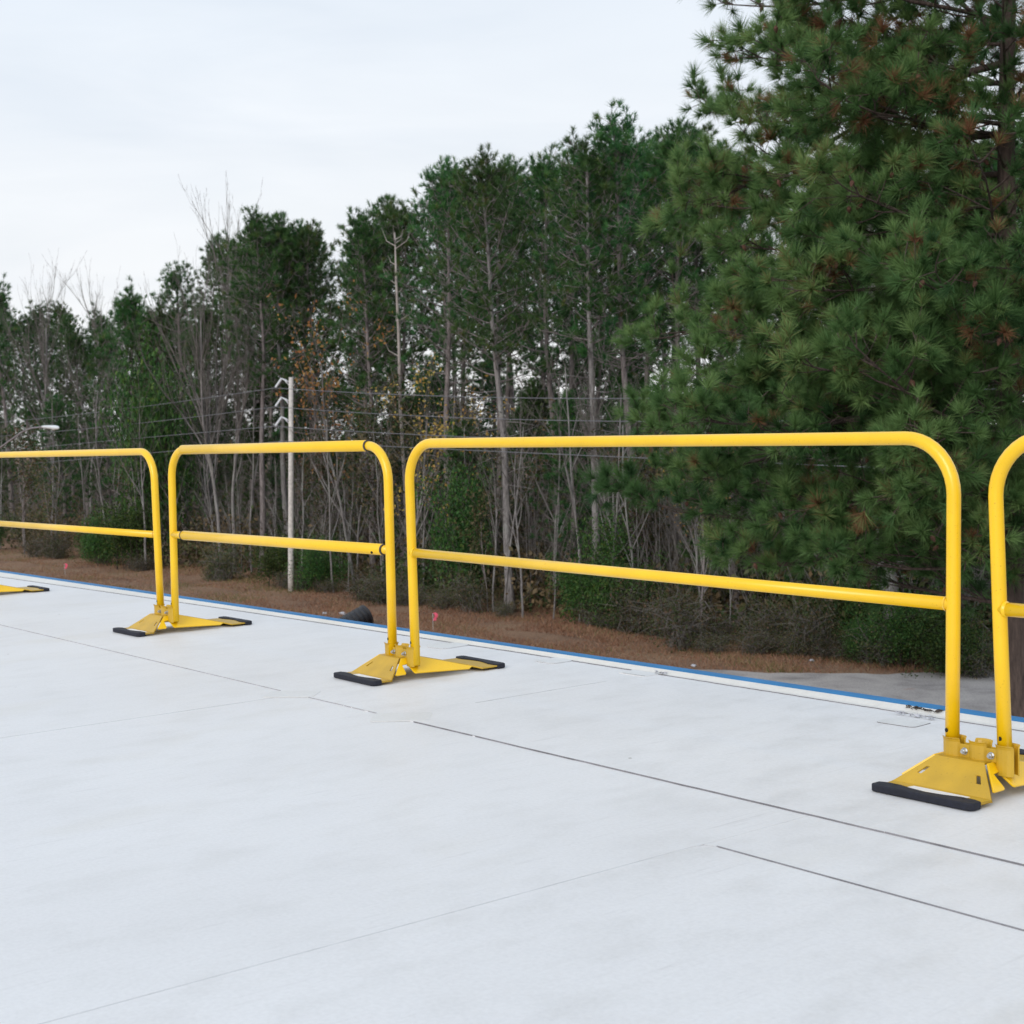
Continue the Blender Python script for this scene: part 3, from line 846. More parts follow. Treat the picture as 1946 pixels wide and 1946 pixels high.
def bg_pine(seed, h, cb, rmax, nbr, top_round=0.6):
    """woodland pine: trunk, branches, foliage meshes"""
    r = np.random.default_rng(seed)
    tm, axis = trunk_mesh('trunk', h * 0.97, 0.165, 0.035, seed, M['bark'], 0.35, 8, stubs=16, stub_zone=(0.22, cb / h + .1))
    segs, TP, TA = [], [], []
    for i in range(nbr):
        f = (i + r.uniform(0, 1)) / nbr
        z = cb + (h - cb) * f ** 0.85
        # crown profile: widest in the middle, rounded top
        prof = math.sin(math.pi * min(1, (0.20 + 0.80 * f) ** 0.9)) ** 0.75 if f < 0.97 else 0.25
        L_ = rmax * max(0.28, prof) * r.uniform(0.55, 1.15)
        az = i * 2.399 + r.uniform(-.5, .5)
        p = axis(min(1, z / h)); el = r.uniform(-.05, .45) + 0.5 * f
        d = np.array([math.cos(az) * math.cos(el), math.sin(az) * math.cos(el), math.sin(el)])
        n = 4; q = p; rad = 0.035 * (1 - .5 * f)
        for s_ in range(n):
            d = unit(d + np.array([0, 0, 0.10]) + r.normal(0, .10, 3)); q2 = q + d * L_ / n
            segs.append([*q, *q2, rad * (1 - s_ / n * .7), rad * (1 - (s_ + 1) / n * .7)])
            # twigs
            if s_ >= 1 or L_ < 1.0:
                for w in range(int(r.integers(2, 5))):
                    u = unit(d * .6 + r.normal(0, .75, 3) + np.array([0, 0, .35])); l_ = r.uniform(.30, .75)
                    b0 = q + (q2 - q) * r.uniform(0, 1); e = b0 + u * l_
                    segs.append([*b0, *e, .011, .006]); TP.append(e); TA.append(unit(u + np.array([0, 0, .45])))
                    if r.random() < .6:
                        u2 = unit(u + r.normal(0, .6, 3)); e2 = b0 + u * l_ * .5 + u2 * l_ * .6
                        segs.append([*(b0 + u * l_ * .5), *e2, .008, .005]); TP.append(e2); TA.append(unit(u2 + np.array([0, 0, .45])))
            q = q2
        TP.append(q); TA.append(unit(d + np.array([0, 0, .5])))
    tp = axis(.97)
    segs.append([*tp, tp[0], tp[1], h, .03, .012]); 
    for w in range(8):
        u = unit(np.array([r.normal(0, .5), r.normal(0, .5), 1.0])); e = np.array([tp[0], tp[1], h]) + u * r.uniform(-.2, .5); TP.append(e); TA.append(u)
    bv, bf = seg_prisms(segs, 3)
    bm_ = np_mesh('branches', bv, [bf], [M['bark']])
    TP, TA = np.array(TP), np.array(TA)
    tint = np.clip(r.normal(.5, .2, len(TP)), 0, .93)
    v, q4, t3, tt = needle_tufts(TP, TA, tint, r, 30, .25, .021, (0.15, 1.25), .16, bend=False)
    fm_ = np_mesh('foliage', v, [t3], [M['needles']], tint=tt)
    return tm, bm_, fm_, len(TP)

def bare_tree(seed, h, r0, spread=0.55, levels=4, multi=1, twig_mat='twig', lean=0.0, fork=0.35, leaves=0, leaf='orange', leaf_size=.10):
    r = np.random.default_rng(seed); segs = []; tips = []
    def grow(p, d, L_, rad, lv):
        n = max(2, int(L_ / 0.55)); q = p
        for s_ in range(n):
            d = unit(d + r.normal(0, .085 if lv else .05, 3) + np.array([0, 0, .045 if lv else .16])); q2 = q + d * L_ / n
            ra, rb = rad * (1 - .65 * s_ / n), rad * (1 - .65 * (s_ + 1) / n)
            segs.append([*q, *q2, max(ra, .004), max(rb, .0035)])
            t = (s_ + 1) / n
            if lv < levels and t > (fork if lv == 0 else .2):
                for w in range(1 if r.random() < .8 else 2):
                    u = unit(d + unit(r.normal(0, 1, 3) * np.array([1, 1, .55])) * r.uniform(.45, .95) * (spread / .55) + np.array([0, 0, .25]))
                    grow(q2, u, L_ * r.uniform(.28, .52) * (1.15 - .45 * t), rb * .62, lv + 1)
            q = q2
        tips.append(q)
    for k_ in range(multi):
        a = r.uniform(0, 6.28); o = np.array([math.cos(a), math.sin(a), 0]) * (.22 if multi > 1 else 0)
        d = unit(np.array([lean + (math.cos(a) * .16 if multi > 1 else 0), math.sin(a) * .16 if multi > 1 else 0, 1.0]))
        grow(o + np.array([0, 0, -.1]), d, h * r.uniform(.85, 1.0), r0, 0)
    S = np.array(segs)
    thick = S[:, 6] > r0 * .32
    tv, tf = seg_prisms(S[thick], 7); cv, cf = seg_prisms(S[~thick], 3)
    tmesh = np_mesh('trunk', tv, [tf], [M['bark_pale'] if twig_mat == 'twig' else M['bark']], smooth=True)
    cmesh = np_mesh('twigs', cv, [cf], [M[twig_mat]])
    lm = None
    if leaves:
        T = np.array(tips + [list(x) for x in S[~thick][:, 3:6]])
        T = T[T[:, 2] > h * .15]
        P = T[r.integers(0, len(T), leaves)] + r.normal(0, .16, (leaves, 3))
        v, q4, tt = leaf_cards(P, r.uniform(0, 1, leaves), r, leaf_size)
        lm = np_mesh('leaves', v, [q4], [M[leaf]], tint=tt)
    return tmesh, cmesh, lm

def shrub(seed, w, h, n, size, mat, upright=0.3, stems=14):
    r = np.random.default_rng(seed); segs = []; C = []
    for i in range(stems):
        a = r.uniform(0, 6.28); rr = r.uniform(0, .25) * w; top = np.array([math.cos(a) * w * r.uniform(.2, 1) * .5, math.sin(a) * w * r.uniform(.2, 1) * .5, h * r.uniform(.45, 1.0)])
        p = np.array([math.cos(a) * rr, math.sin(a) * rr, -.05]); q = p
        for s_ in range(4):
            q2 = p + (top - p) * (s_ + 1) / 4 + r.normal(0, .05 * w, 3); segs.append([*q, *q2, .02 * (1 - s_ / 5), .02 * (1 - (s_ + 1) / 5)]); q = q2
            if s_ > 0:
                C.append(q2)
                for _ in range(3):
                    e = q2 + r.normal(0, .16 * w, 3) * np.array([1, 1, .8]); e[2] = max(.1, e[2]); segs.append([*q2, *e, .008, .003]); C.append(e)
    C = np.array(C); P = C[r.integers(0, len(C), n)] + r.normal(0, .075 * (w + h) / 2, (n, 3)); P[:, 2] = np.abs(P[:, 2]) + .03
    ct = r.uniform(0, 1, len(C)); 
    v, q4, tt = leaf_cards(P, np.clip(r.normal(.45, .25, n), 0, 1), r, size)
    sv, sf = seg_prisms(segs, 3)
    return np_mesh('stems', sv, [sf], [M['twig'] if mat == 'brush' else M['twig_dark']]), np_mesh('foliage', v, [q4], [M[mat]], tint=tt)

def plant(name, meshes, loc, rz, sc, label, cat, group, lean=(0, 0)):
    root = empty(name, loc, rz); root.scale = sc if isinstance(sc, tuple) else (sc, sc, sc)
    root.rotation_euler = (lean[0], lean[1], rz)
    tag(root, label, cat, group)
    for me in meshes:
        if me is not None:
            nm = me.name.split('.')[0]; c_ = link_mesh(nm, me, root)
            if nm != 'trunk': c_['kind'] = 'stuff'
    return root

def gz(x, y): return ground_z(x, y) - .03

# prototypes
PINES = [bg_pine(100 + i, h, cb, rm, nb)[:3] for i, (h, cb, rm, nb) in enumerate(
    [(17, 8.8, 2.7, 58), (17, 7.6, 2.9, 62), (17, 9.8, 2.3, 48), (16.5, 6.0, 2.6, 66), (17, 8.4, 3.1, 60), (13, 2.6, 2.5, 74), (10, 1.4, 2.1, 62)])]
BARE = [bare_tree(200 + i, *a) for i, a in enumerate([(11, .10, .30, 4), (13, .10, .24, 4), (8, .055, .42, 4)])]
SAPL = [bare_tree(230 + i, 6.0, .035, .5, 3, 1, 'twig', 0, .25) for i in range(3)]
SAPD = [bare_tree(240 + i, 6.5, .045, .6, 3, 1, 'twig_dark', 0, .25, 900, 'brush', .16) for i in range(3)]

G_PINE = 'tall pines of the woodland behind the building'
SKY_X = [-80, 0, 60, 130, 200, 270, 330, 380, 430, 500, 560, 620, 680, 740, 790, 850, 930, 990, 1050, 1100, 1150, 1200, 1260, 1320, 1500, 2000]
SKY_Y = [520, 525, 565, 555, 545, 545, 500, 475, 425, 398, 405, 425, 395, 375, 335, 300, 275, 305, 295, 255, 222, 208, 220, 215, 240, 260]
def skyline(px): return float(np.interp(px, SKY_X, SKY_Y))
ZONES = [(60, 'at the far left edge'), (200, 'behind the leftmost panel'), (330, 'above the first pair of posts'), (460, 'behind the short panel'), (560, 'near the utility pole'),
         (680, 'right of the utility pole'), (790, 'near the dead snag'), (900, 'right of the dead snag'), (1010, 'near the tallest middle pine'), (1130, 'right of the tallest middle pine'),
         (1260, 'beside the near pine boughs'), (1420, 'half hidden by near pine boughs'), (9999, 'screened by the near pine boughs')]
def zone(px): return next(z for lim, z in ZONES if px < lim)
PINE_H = [17, 17, 17, 16.5, 17, 13, 10]
def pine(i, px, y, h, label=None, rz=None, lean=(0, 0), sxy=1.0, top=None):
    x = col_x(px, y)
    if top is not None: h = at_y(px, top, y)[2] - GROUND - .35
    s = h / PINE_H[i]; sx = sxy * (s * .6 + .4)
    return plant('pine_tree', PINES[i], (x, y, gz(x, y)), rnd.uniform(0, 6.28) if rz is None else rz, (sx, sx, s), label, 'pine tree', G_PINE, lean)

# individually recognisable pines at the front of the wood (column, depth, where the top stands)
def fpine(i, px, y, label, rz, lean=(0, 0), dtop=0, pale=False):
    o = pine(i, px, y, 0, label, rz, lean, 1.0, skyline(px) + dtop)
    if pale:
        for c_ in children_of(o):
            if c_.name.startswith('trunk'):
                c_.data = c_.data.copy(); c_.data.materials[0] = M['bark_pale']
    return o
fpine(0, 962, 33.0, 'tallest pine in the middle with a long pale straight trunk and tufted crown', 1.0, (0, -.02), -14, True)
fpine(1, 545, 36.5, 'pine directly behind the utility pole with a thin bare trunk above it', 2.0, pale=True)
fpine(4, 490, 35.0, 'pine with a wide ragged crown standing left of the utility pole', .4, dtop=-6)
fpine(3, 610, 38.0, 'bushy pine right of the utility pole, lower than its right neighbours', 3.3)
fpine(2, 1128, 33.5, 'slender pine whose pale trunk rises right of the tallest middle pine', 5.0, dtop=10, pale=True)
fpine(4, 1200, 35.0, 'high pine with spiky top just left of the big near pine', 2.5, dtop=-8)
fpine(1, 1285, 36.5, 'pine partly hidden by the left boughs of the big near pine', .2)
fpine(0, 850, 36.0, 'pine with rounded crown left of the tallest middle pine', 4.2)
fpine(4, 1062, 36.0, 'pine with a broad crown just right of the tallest middle pine', 3.2)
fpine(3, 700, 37.0, 'dense dark pine behind the orange-leaved tree', 1.4)
fpine(2, 345, 38.0, 'pine with thin crown left of the tall pole-side pines', 2.2)
fpine(5, 240, 36.0, 'full green pine of middle height behind the bare forked tree', .9)
fpine(5, 20, 37.0, 'leafy dark pine at the far left edge of the woodland', 2.9)
fpine(4, -25, 39.0, 'pine cut off by the left edge of the picture', .3)
R2 = random.Random(42)
ROWN = ('tall slender pine in the second row of the woodland, ', 'tall pine in the third row of the woodland, ', 'tall pine deep at the back of the woodland, ')
px = -70
while px < 1420:
    for row in range(3):
        y = 39.0 + row * 5.0 + R2.uniform(-1.6, 1.6)
        c = px + R2.uniform(-34, 34)
        i = R2.choice([0, 1, 2, 2, 4, 0, 1])
        tp = skyline(c) + R2.uniform(4, 60)
        if c < 430 and R2.random() < .5: i = 5; tp += R2.uniform(20, 90)
        pine(i, c, y, 0, ROWN[row] + zone(c), top=tp)
    px += 96 if px > 430 else 70
for c in np.arange(1450, 1990, 90):
    for row in range(2):
        pine(R2.choice([1, 3, 5, 5]), c + R2.uniform(-25, 25), 39 + row * 5 + R2.uniform(-1, 1), R2.uniform(12.5, 16), 'pine screened by the boughs of the big near pine')
# young low pines under the canopy
for c, y, h in ((300, 34.5, 8.2), (120, 36, 9), (890, 34.5, 6.5), (470, 36, 7), (640, 37, 6.0), (1080, 35.0, 7.5), (1180, 36.5, 8.0), (760, 38, 8), (1010, 37.5, 8), (-20, 34.5, 8), (390, 39, 9), (560, 39, 8.5), (830, 40, 9)):
    pine(6, c, y, h, 'young bushy pine growing low under the tall trunks, ' + zone(c))
for c in range(-60, 1420, 62):
    y = R2.uniform(45, 53); c2 = c + R2.uniform(-25, 25)
    pine(R2.choice([6, 6, 5]), c2, y, R2.uniform(7.6, 10.6), 'dark young pine closing the back of the woodland, ' + zone(c2), sxy=1.35)
for c, y, h in ((1400, 35, 7.5), (1480, 36.0, 8.5), (1560, 35, 7), (1650, 36.5, 8.5), (1740, 35.2, 8), (1835, 36, 8.5), (1920, 35, 9)):
    pine(6, c, y, h, 'young dark pine filling the space below the big near pine', sxy=1.25)

# pale-trunked hardwoods, bare for winter
G_BARE = 'bare winter hardwoods along the woodland edge'
def bare(i, px, y, s, label, rz=0.0, lean=(0, 0), proto=BARE):
    x = col_x(px, y)
    return plant('bare_tree', proto[i], (x, y, gz(x, y)), rz, s, label, 'bare tree', G_BARE, lean)
bare(1, 415, 33.8, 1.02, 'tall pale-stemmed bare tree left of the utility pole', .3, (0, -.02))
bare(1, 440, 34.2, .92, 'thin bare tree just right of the tall pale-stemmed tree', 1.7)
bare(2, 268, 32.2, 1.1, 'small forked bare tree with grey trunk behind the left guardrail', 2.4)
bare(1, 105, 38.5, 1.20, 'bare tree whose fine crown stands against the sky at far left', .6)
bare(1, 165, 39.5, 1.16, 'bare tree with thin crown right of the far-left skyline tree', 3.1)
bare(1, 395, 37.5, 1.30, 'bare tree whose thin top pokes above the pines left of the pole', 2.2)
bare(2, 90, 34.5, 1.25, 'brown leafless tree with leaning branches at left', 2.0, (0, .05))
bare(2, 195, 34.0, 1.3, 'brown leafless tree spreading behind the left panel', 4.0)
bare(2, 985, 32.4, .8, 'bare grey stem close against the tallest middle pine', 2.6, (0, .05))
bare(2, 930, 32.6, .75, 'pale bare sapling left of the tallest pine trunk', .9)
bare(1, 1168, 33.0, .6, 'bare grey hardwood right of the slender pale-trunked pine', 5.1)
bare(1, 380, 36.0, .8, 'bare trunk behind the short guardrail panel', 3.7)
# dead snag with a broken pale top
sn = MB(); r9 = random.Random(5)
sn_pts = [(0, 0, 0), (.1, 0, 4), (-.12, .05, 8), (-.2, 0, 11), (-.33, 0, 13.6), (-.35, 0, 15.6)]
sn.tube(sn_pts, [.10, .09, .08, .07, .055, .02], 8)
sm = sn.mesh('trunk', M['dead'], True)
sb = []
for i in range(24):
    t = r9.uniform(.35, .99); z = 15.6 * t; a = r9.uniform(0, 6.28); l_ = r9.uniform(.5, 1.9) * (1.25 - t * .6); x0 = np.interp(z, [0, 4, 8, 11, 13.6, 15.6], [0, .1, -.12, -.2, -.33, -.35])
    e = np.array([x0 + math.cos(a) * l_ * .7, math.sin(a) * l_ * .7, z + l_ * .8]); m_ = np.array([x0 + math.cos(a) * l_ * .45, math.sin(a) * l_ * .45, z + l_ * .25])
    sb += [[x0, 0, z, *m_, .028, .018], [*m_, *e, .018, .006]]
bv, bf = seg_prisms(sb, 4)
x = col_x(766, 37.0)
plant('dead_tree', [sm, np_mesh('branches', bv, [bf], [M['dead']])], (x, 37.0, gz(x, 37)), 2.2, .98, 'dead pale snag with a bare forked top among the middle pines', 'dead tree', None)
# hardwoods still holding orange leaves
OR = bare_tree(301, 9.5, .07, .55, 4, 1, 'twig', 0, .2, 640, 'orange', .15)
OR2 = bare_tree(302, 7.0, .06, .6, 4, 1, 'twig', 0, .2, 240, 'orange', .14)
x = col_x(665, 33.5); plant('autumn_tree', OR, (x, 33.5, gz(x, 33.5)), .4, (1.0, 1.0, 1.15), 'slim tree with sparse orange leaves right of the utility pole', 'autumn tree', 'trees still holding orange leaves')
x = col_x(770, 33.0); plant('autumn_tree', OR, (x, 33.0, gz(x, 33)), 2.6, .88, 'tree dotted with orange leaves behind the gap between two panels', 'autumn tree', 'trees still holding orange leaves')
x = col_x(880, 34.0); plant('autumn_tree', OR2, (x, 34.0, gz(x, 34)), 1.2, 1.0, 'small orange-leaved tree left of the tallest pine trunk', 'autumn tree', 'trees still holding orange leaves')
x = col_x(1325, 33.0); plant('autumn_tree', OR2, (x, 33.0, gz(x, 33)), 3.9, .75, 'small tree with few orange leaves below the near pine boughs', 'autumn tree', 'trees still holding orange leaves')
# saplings
for i in range(40):
    c = R2.uniform(-20, 1400); y = R2.uniform(32.2, 37.5); x = col_x(c, y)
    plant('sapling', (SAPD if i % 2 else SAPL)[i % 3], (x, y, gz(x, y)), R2.uniform(0, 6.28), R2.uniform(.6, 1.15), ('thin leafless sapling in the undergrowth, ' if i % 2 == 0 else 'dark sapling with a few dead leaves, ') + zone(c), 'sapling', 'saplings along the woodland edge', (R2.uniform(-.12, .12), R2.uniform(-.12, .12)))

STRIP = lambda c: float(np.interp(c, [-60, 0, 300, 700, 1000, 1250, 1400, 1650, 2000], [28.4, 28.6, 30.0, 30.5, 31.2, 31.3, 31.6, 32.3, 33.5]))
for i in range(26):
    c = -10 + i * 53 + R2.uniform(-18, 18); y = R2.uniform(32.0, 36.5); x = col_x(c, y); k2 = R2.uniform(.9, 1.35)
    plant('slender_tree', SAPL[i % 3], (x, y, gz(x, y)), R2.uniform(0, 6.28), (k2 * 1.25, k2 * 1.25, k2 * R2.uniform(1.0, 1.3)), 'slender leafless grey trunk in the front row, ' + zone(c), 'slender tree', 'slender leafless trunks in the front row', (R2.uniform(-.03, .03), R2.uniform(-.02, .04)))
# shrubs
SH_G = [shrub(400 + i, 2.4, 2.6, 7000, .095, 'broad') for i in range(3)]
SH_B = [shrub(410 + i, 2.2, 1.5, 2700, .08, 'brush', stems=34) for i in range(3)]
G_SH = 'evergreen shrubs at the foot of the woodland'
def bush(protos, i, px, y, s, label, group, sz=1.0):
    x = col_x(px, y)
    return plant('shrub', protos[i], (x, y, gz(x, y)), R2.uniform(0, 6.28), (s, s, s * sz), label, 'shrub', group)
for c, y, s, sz, lab in ((190, 31.6, 1.0, 1.0, 'dark evergreen shrub behind the leftmost panel'), (235, 31.9, 1.15, 1.1, 'rounded green shrub left of the first pair of posts'),
                         (290, 33.6, 1.5, 2.6, 'tall bright green evergreen with drooping leaves left of the short panel'), (520, 32.2, .8, .9, 'low green shrub left of the utility pole foot'),
                         (600, 32.0, .85, .9, 'green shrub right of the utility pole foot'), (870, 33.2, 1.0, 1.9, 'tall green vine-covered shrub left of the pale trunks'),
                         (1150, 32.3, .85, 1.5, 'dark green shrub below the middle of the long panel'), (1195, 32.0, .7, 1.1, 'small dark shrub right of the dark green one'),
                         (1100, 32.6, .7, 1.0, 'low leafy shrub under the pale trunks'), (1660, 33.6, .8, 1.0, 'dark glossy shrub at the foot of the light grey trunk'),
                         (1750, 34.2, .8, .8, 'green shrub right of the light grey trunk'), (1570, 33.4, .65, 1.1, 'loose green shrub left of the light grey trunk')):
    bush(SH_G, rnd.randrange(3), c, y, s, lab, G_SH, sz)
for c, y, s, sz, lab in ((1290, 30.6, 1.05, 1.0, 'twiggy grey-green bush at the edge of the dry grass'), (1345, 30.6, .55, .7, 'low brown brush beside the twiggy bush'),
                         (1430, 31.2, .6, .8, 'brown-green weed clump right of the twiggy bush'), (1510, 31.9, .6, .8, 'straggly weeds behind the pavement edge'),
                         (690, 32.0, .85, .8, 'yellowish brush behind the black pipe'), (760, 32.0, .75, .8, 'grey brush between the second pair of posts')):
    bush(SH_B, rnd.randrange(3), c, y, s, lab, 'brush clumps along the grass edge', sz)
for i in range(52):
    c = R2.uniform(-30, 1960)
    if c > 1420 and R2.random() < .55: continue; y = STRIP(c) + .5 + 2.6 * R2.random() ** 1.5
    bush(SH_B if R2.random() < .8 else SH_G, R2.randrange(3), c, y, R2.uniform(.35, .85), 'tangled low brush at the woodland foot, ' + zone(c), 'tangled brush at the woodland foot', R2.uniform(.6, 1.4))

# undergrowth: the uncountable tangle inside the wood
def undergrowth():
    r = np.random.default_rng(77); n = 170000
    c = r.uniform(-120, 2050, n); y = 33.5 + 24 * r.random(n) ** 0.8
    cl = r.uniform(0, 1, (900, 3)); 
    k_ = r.integers(0, 900, n)
    cx_, cy_ = -120 + cl[k_, 0] * 2170 , 33.5 + cl[k_, 1] * 24
    top = .7 + cl[k_, 2] ** 1.2 * (1.7 + (cy_ - 33.5) * .40)
    d = np.stack([ray(px_, 830.0) for px_ in cx_]) if False else None
    dirs = (cx_[:, None] - 973.0) * CAM_R[None] / FPX + (973.0 - 830.0) * CAM_U[None] / FPX + CAM_F[None]
    X = dirs[:, 0] / dirs[:, 1] * cy_ + r.normal(0, .9, n); Y = np.maximum(cy_ + r.normal(0, .9, n), 32.6)
    Z = GROUND + top * r.random(n) ** 0.8
    P = np.stack([X, Y, Z], 1)
    tint = np.clip(cl[k_, 0] * 7.3 % 1.0 * .8 + r.normal(.1, .12, n), 0, 1)
    v, q4, tt = leaf_cards(P, tint, r, .22)
    me = np_mesh('undergrowth', v, [q4], [M['brush']], tint=tt)
    tag(link_mesh('undergrowth', me), 'dark tangle of brush and leaves filling the wood', 'undergrowth', kind='stuff')
    S = []
    for i in range(12000):
        j = i * 13
        p = P[j].copy(); p[2] = GROUND + r.uniform(0, 2.5); u = unit(np.array([r.normal(0, .45), r.normal(0, .45), 1.0])); q = p + u * r.uniform(.8, 4.2)
        m_ = (p + q) / 2 + r.normal(0, .12, 3); S += [[*p, *m_, .011, .008], [*m_, *q, .008, .003]]
    bv, bf = seg_prisms(S, 3)
    tag(link_mesh('brushwood', np_mesh('brushwood', bv, [bf], [M['twig']])), 'fine tangle of grey stems inside the wood', 'brushwood', kind='stuff')
undergrowth()

# dry grass and pine straw on the strip between roof and wood
def dry_grass():
    r = np.random.default_rng(11); n = 110000
    c = r.uniform(-60, 2000, n); y = r.uniform(26.8, 34.5, n)
    dirs = (c[:, None] - 973.0) * CAM_R[None] / FPX + 143.0 * CAM_U[None] / FPX + CAM_F[None]
    X = dirs[:, 0] / dirs[:, 1] * y
    fx = np.array([p_[0] for p_ in far]); fy = np.array([p_[1] for p_ in far])
    keep = y > np.interp(X, fx, fy) + .1
    X, y = X[keep], y[keep]; n = len(X)
    pat = np.sin(X * .9 + np.sin(y * 1.7)) * .5 + np.sin(y * 2.3 + X * .37) * .5
    hgt = np.clip(.11 + .07 * pat + r.normal(0, .045, n), .03, .4)
    D = unit(np.stack([r.normal(0, .7, n), r.normal(0, .7, n), np.ones(n)], 1))
    Z = np.full(n, GROUND) + np.where((y > 29.5) & ~((X > -32) & (y < 35.5)), 0.10 * np.sin(X * .31) * np.cos(y * .43) + .05 * np.sin(X * .83 + y * .6), 0) - .02
    O = np.stack([X, y, Z], 1); W = unit(np.cross(D, r.normal(size=(n, 3)))) * .012
    V = np.stack([O - W, O + W, O + D * hgt[:, None]], 1).reshape(-1, 3); i = (np.arange(n) * 3)[:, None]
    tint = np.clip(.42 + .20 * pat + r.normal(0, .20, n) + .28 * (np.sin(X * .21 + 1.0) > .55) * r.random(n) + .25 * (X < -52) * r.random(n), 0, 1)
    me = np_mesh('dry_grass', V, [np.concatenate([i, i + 1, i + 2], 1)], [M['dryleaf']], tint=np.repeat(tint, 3))
    tag(link_mesh('dry_grass', me), 'short brown dry grass and pine straw', 'grass', kind='stuff')
dry_grass()

# ------------------------------------------------------------------ the big near pine
def near_pine():
    r = np.random.default_rng(2024)
    ty = 20.8; tx = col_x(1938, ty)
    h = 18.0
    tm, axis = trunk_mesh('trunk', h, .24, .06, 61, M['bark_near'], .35, 12, sway=-.25)
    segs, TP, TA, CP, TB = [], [], [], [], []
    right = np.array([CAM_R[0], CAM_R[1], 0]); right /= np.linalg.norm(right)
    # crown reach toward picture left, by height above ground
    HZ = [1.6, 2.6, 3.6, 4.8, 5.6, 6.6, 7.6, 8.4, 9.4, 10.6, 11.6, 12.6, 13.6, 15.5, 18.0]
    RL = [1.5, 2.6, 4.2, 6.1, 4.4, 6.0, 6.4, 6.2, 5.3, 5.4, 5.2, 4.5, 4.1, 3.4, 2.0]
    def twig_out(b0, u, l_, rad, dens=1.0):
        q = b0; d = u; n = 3
        for s_ in range(n):
            d = unit(d + r.normal(0, .13, 3) + np.array([0, 0, .10])); q2 = q + d * l_ / n
            segs.append([*q, *q2, rad * (1 - .2 * s_), rad * (1 - .2 * (s_ + 1))])
            if r.random() < .75 * dens:
                u2 = unit(d + r.normal(0, .62, 3)); e = q2 + u2 * r.uniform(.16, .38)
                segs.append([*q2, *e, .007, .006]); TP.append(e); TA.append(unit(u2 + np.array([0, 0, .35])))
            q = q2
        TP.append(q); TA.append(unit(d + np.array([0, 0, .30])))
        if r.random() < .16: CP.append(q - d * r.uniform(.15, .4) + np.array([0, 0, -.05]))
    def bough(p, d, L_, droop=.045, lift=.085, full=.66, wander=.075, mean=.42):
        TB.append((len(TP), float(np.clip(r.normal(mean, .15), .1, .8)), p[2]))
        q = p; n = max(4, int(L_ / .55)); rad = .015 + .0075 * L_
        for s_ in range(n):
            t = (s_ + 1) / n
            d = unit(d + np.array([0, 0, -droop if t < .55 else lift]) + r.normal(0, wander, 3)); q2 = q + d * L_ / n
            segs.append([*q, *q2, rad * (1 - .8 * s_ / n), rad * (1 - .8 * t)])
            if t > .13:
                for w in (-1, 1):
                    if r.random() < full:
                        sd = unit(np.cross(d, [0, 0, 1.0])) * w
                        u = unit(d * r.uniform(.5, 1.0) + sd * r.uniform(.5, 1.1) + np.array([0, 0, r.uniform(-.15, .45)]))
                        l2 = (.40 + .34 * L_ * (1.08 - t)) * r.uniform(.6, 1.1)
                        b0 = q + (q2 - q) * r.uniform(0, 1); m_ = max(2, int(l2 / .42)); qq, dd = b0, u
                        for s2 in range(m_):
                            dd = unit(dd + np.array([0, 0, .06]) + r.normal(0, .12, 3)); q3 = qq + dd * l2 / m_
                            segs.append([*qq, *q3, .016 * (1 - .5 * s2 / m_), .016 * (1 - .5 * (s2 + 1) / m_)])
                            twig_out(q3, unit(dd + r.normal(0, .55, 3)), r.uniform(.28, .6), .008)
                            qq = q3
                        TP.append(qq); TA.append(unit(dd + np.array([0, 0, .3])))
            q = q2
        twig_out(q, d, .5, .010); twig_out(q, unit(d + r.normal(0, .4, 3)), .5, .010)
    nb = 112
    for i in range(nb):
        z = 3.6 + (h - 4.1) * ((i + r.uniform(-2.5, 3.5)) / nb); z = min(max(z, 3.4), h - .4)
        az = i * 2.399 + r.uniform(-.35, .35)
        dv = np.array([math.cos(az), math.sin(az), 0.0])
        side = float(dv @ -right)
        reach = np.interp(z, HZ, RL) * .88; other = min(3.6, reach * .75)
        L_ = (other + (reach - other) * max(0, side) ** 1.1) * (r.uniform(.40, .75) if r.random() < .4 else r.uniform(.75, 1.08))
        el = r.uniform(-.22, .42) + .30 * (z / h) ** 2
        low = z < 5.2
        if low: el = max(el, .02); L_ *= r.uniform(.55, 1.0)
        bough(axis(z / h), unit(np.array([dv[0], dv[1], math.tan(el)])), L_, .0 if low else .045, full=.66 if z < 12.2 else .40)
    # the long boughs that reach out over the wood on the left (tip column, row, depth)
    o0 = np.array([tx, ty, GROUND - .03])
    for bx, by, bd in ((1232, 575, 20.0), (1205, 655, 19.6), (1215, 700, 20.6), (1262, 770, 19.2), (1340, 760, 18.6), (1430, 790, 18.2), (1248, 990, 19.8), (1330, 960, 19.0), (1400, 1010, 19.4), (1310, 200, 20.4), (1305, 300, 20.0), (1330, 395, 19.6),
                       (1380, 480, 18.8), (1385, 60, 20.6), (1420, 120, 19.8), (1300, 250, 21.5), (1390, 620, 18.2), (1480, 520, 17.8), (1500, 900, 18.4), (1560, 700, 17.2), (1600, 420, 17.4), (1650, 850, 17.0), (1700, 600, 16.8), (1500, 330, 18.2), (1560, 240, 18.4), (1450, 420, 20), (1520, 1080, 19.5), (1620, 1040, 18.6), (1740, 960, 17.6)):
        tgt = at_y(bx, by, bd) - o0
        hz = math.hypot(tgt[0], tgt[1]); z0 = min(max(tgt[2] + .02 * hz - r.uniform(.1, .6), 3.0), h - .6)
        p = axis(z0 / h); v = tgt - p
        bough(p, unit(v + np.array([0, 0, .04])), np.linalg.norm(v) * .97, .03, .05, .88, .05, .60)
    TP, TA = np.array(TP), np.array(TA)
    n = len(TP)
    # bark, branches
    bv, bf = seg_prisms(segs, 5)
    tint = np.zeros(n); brown = np.full(n, .035)
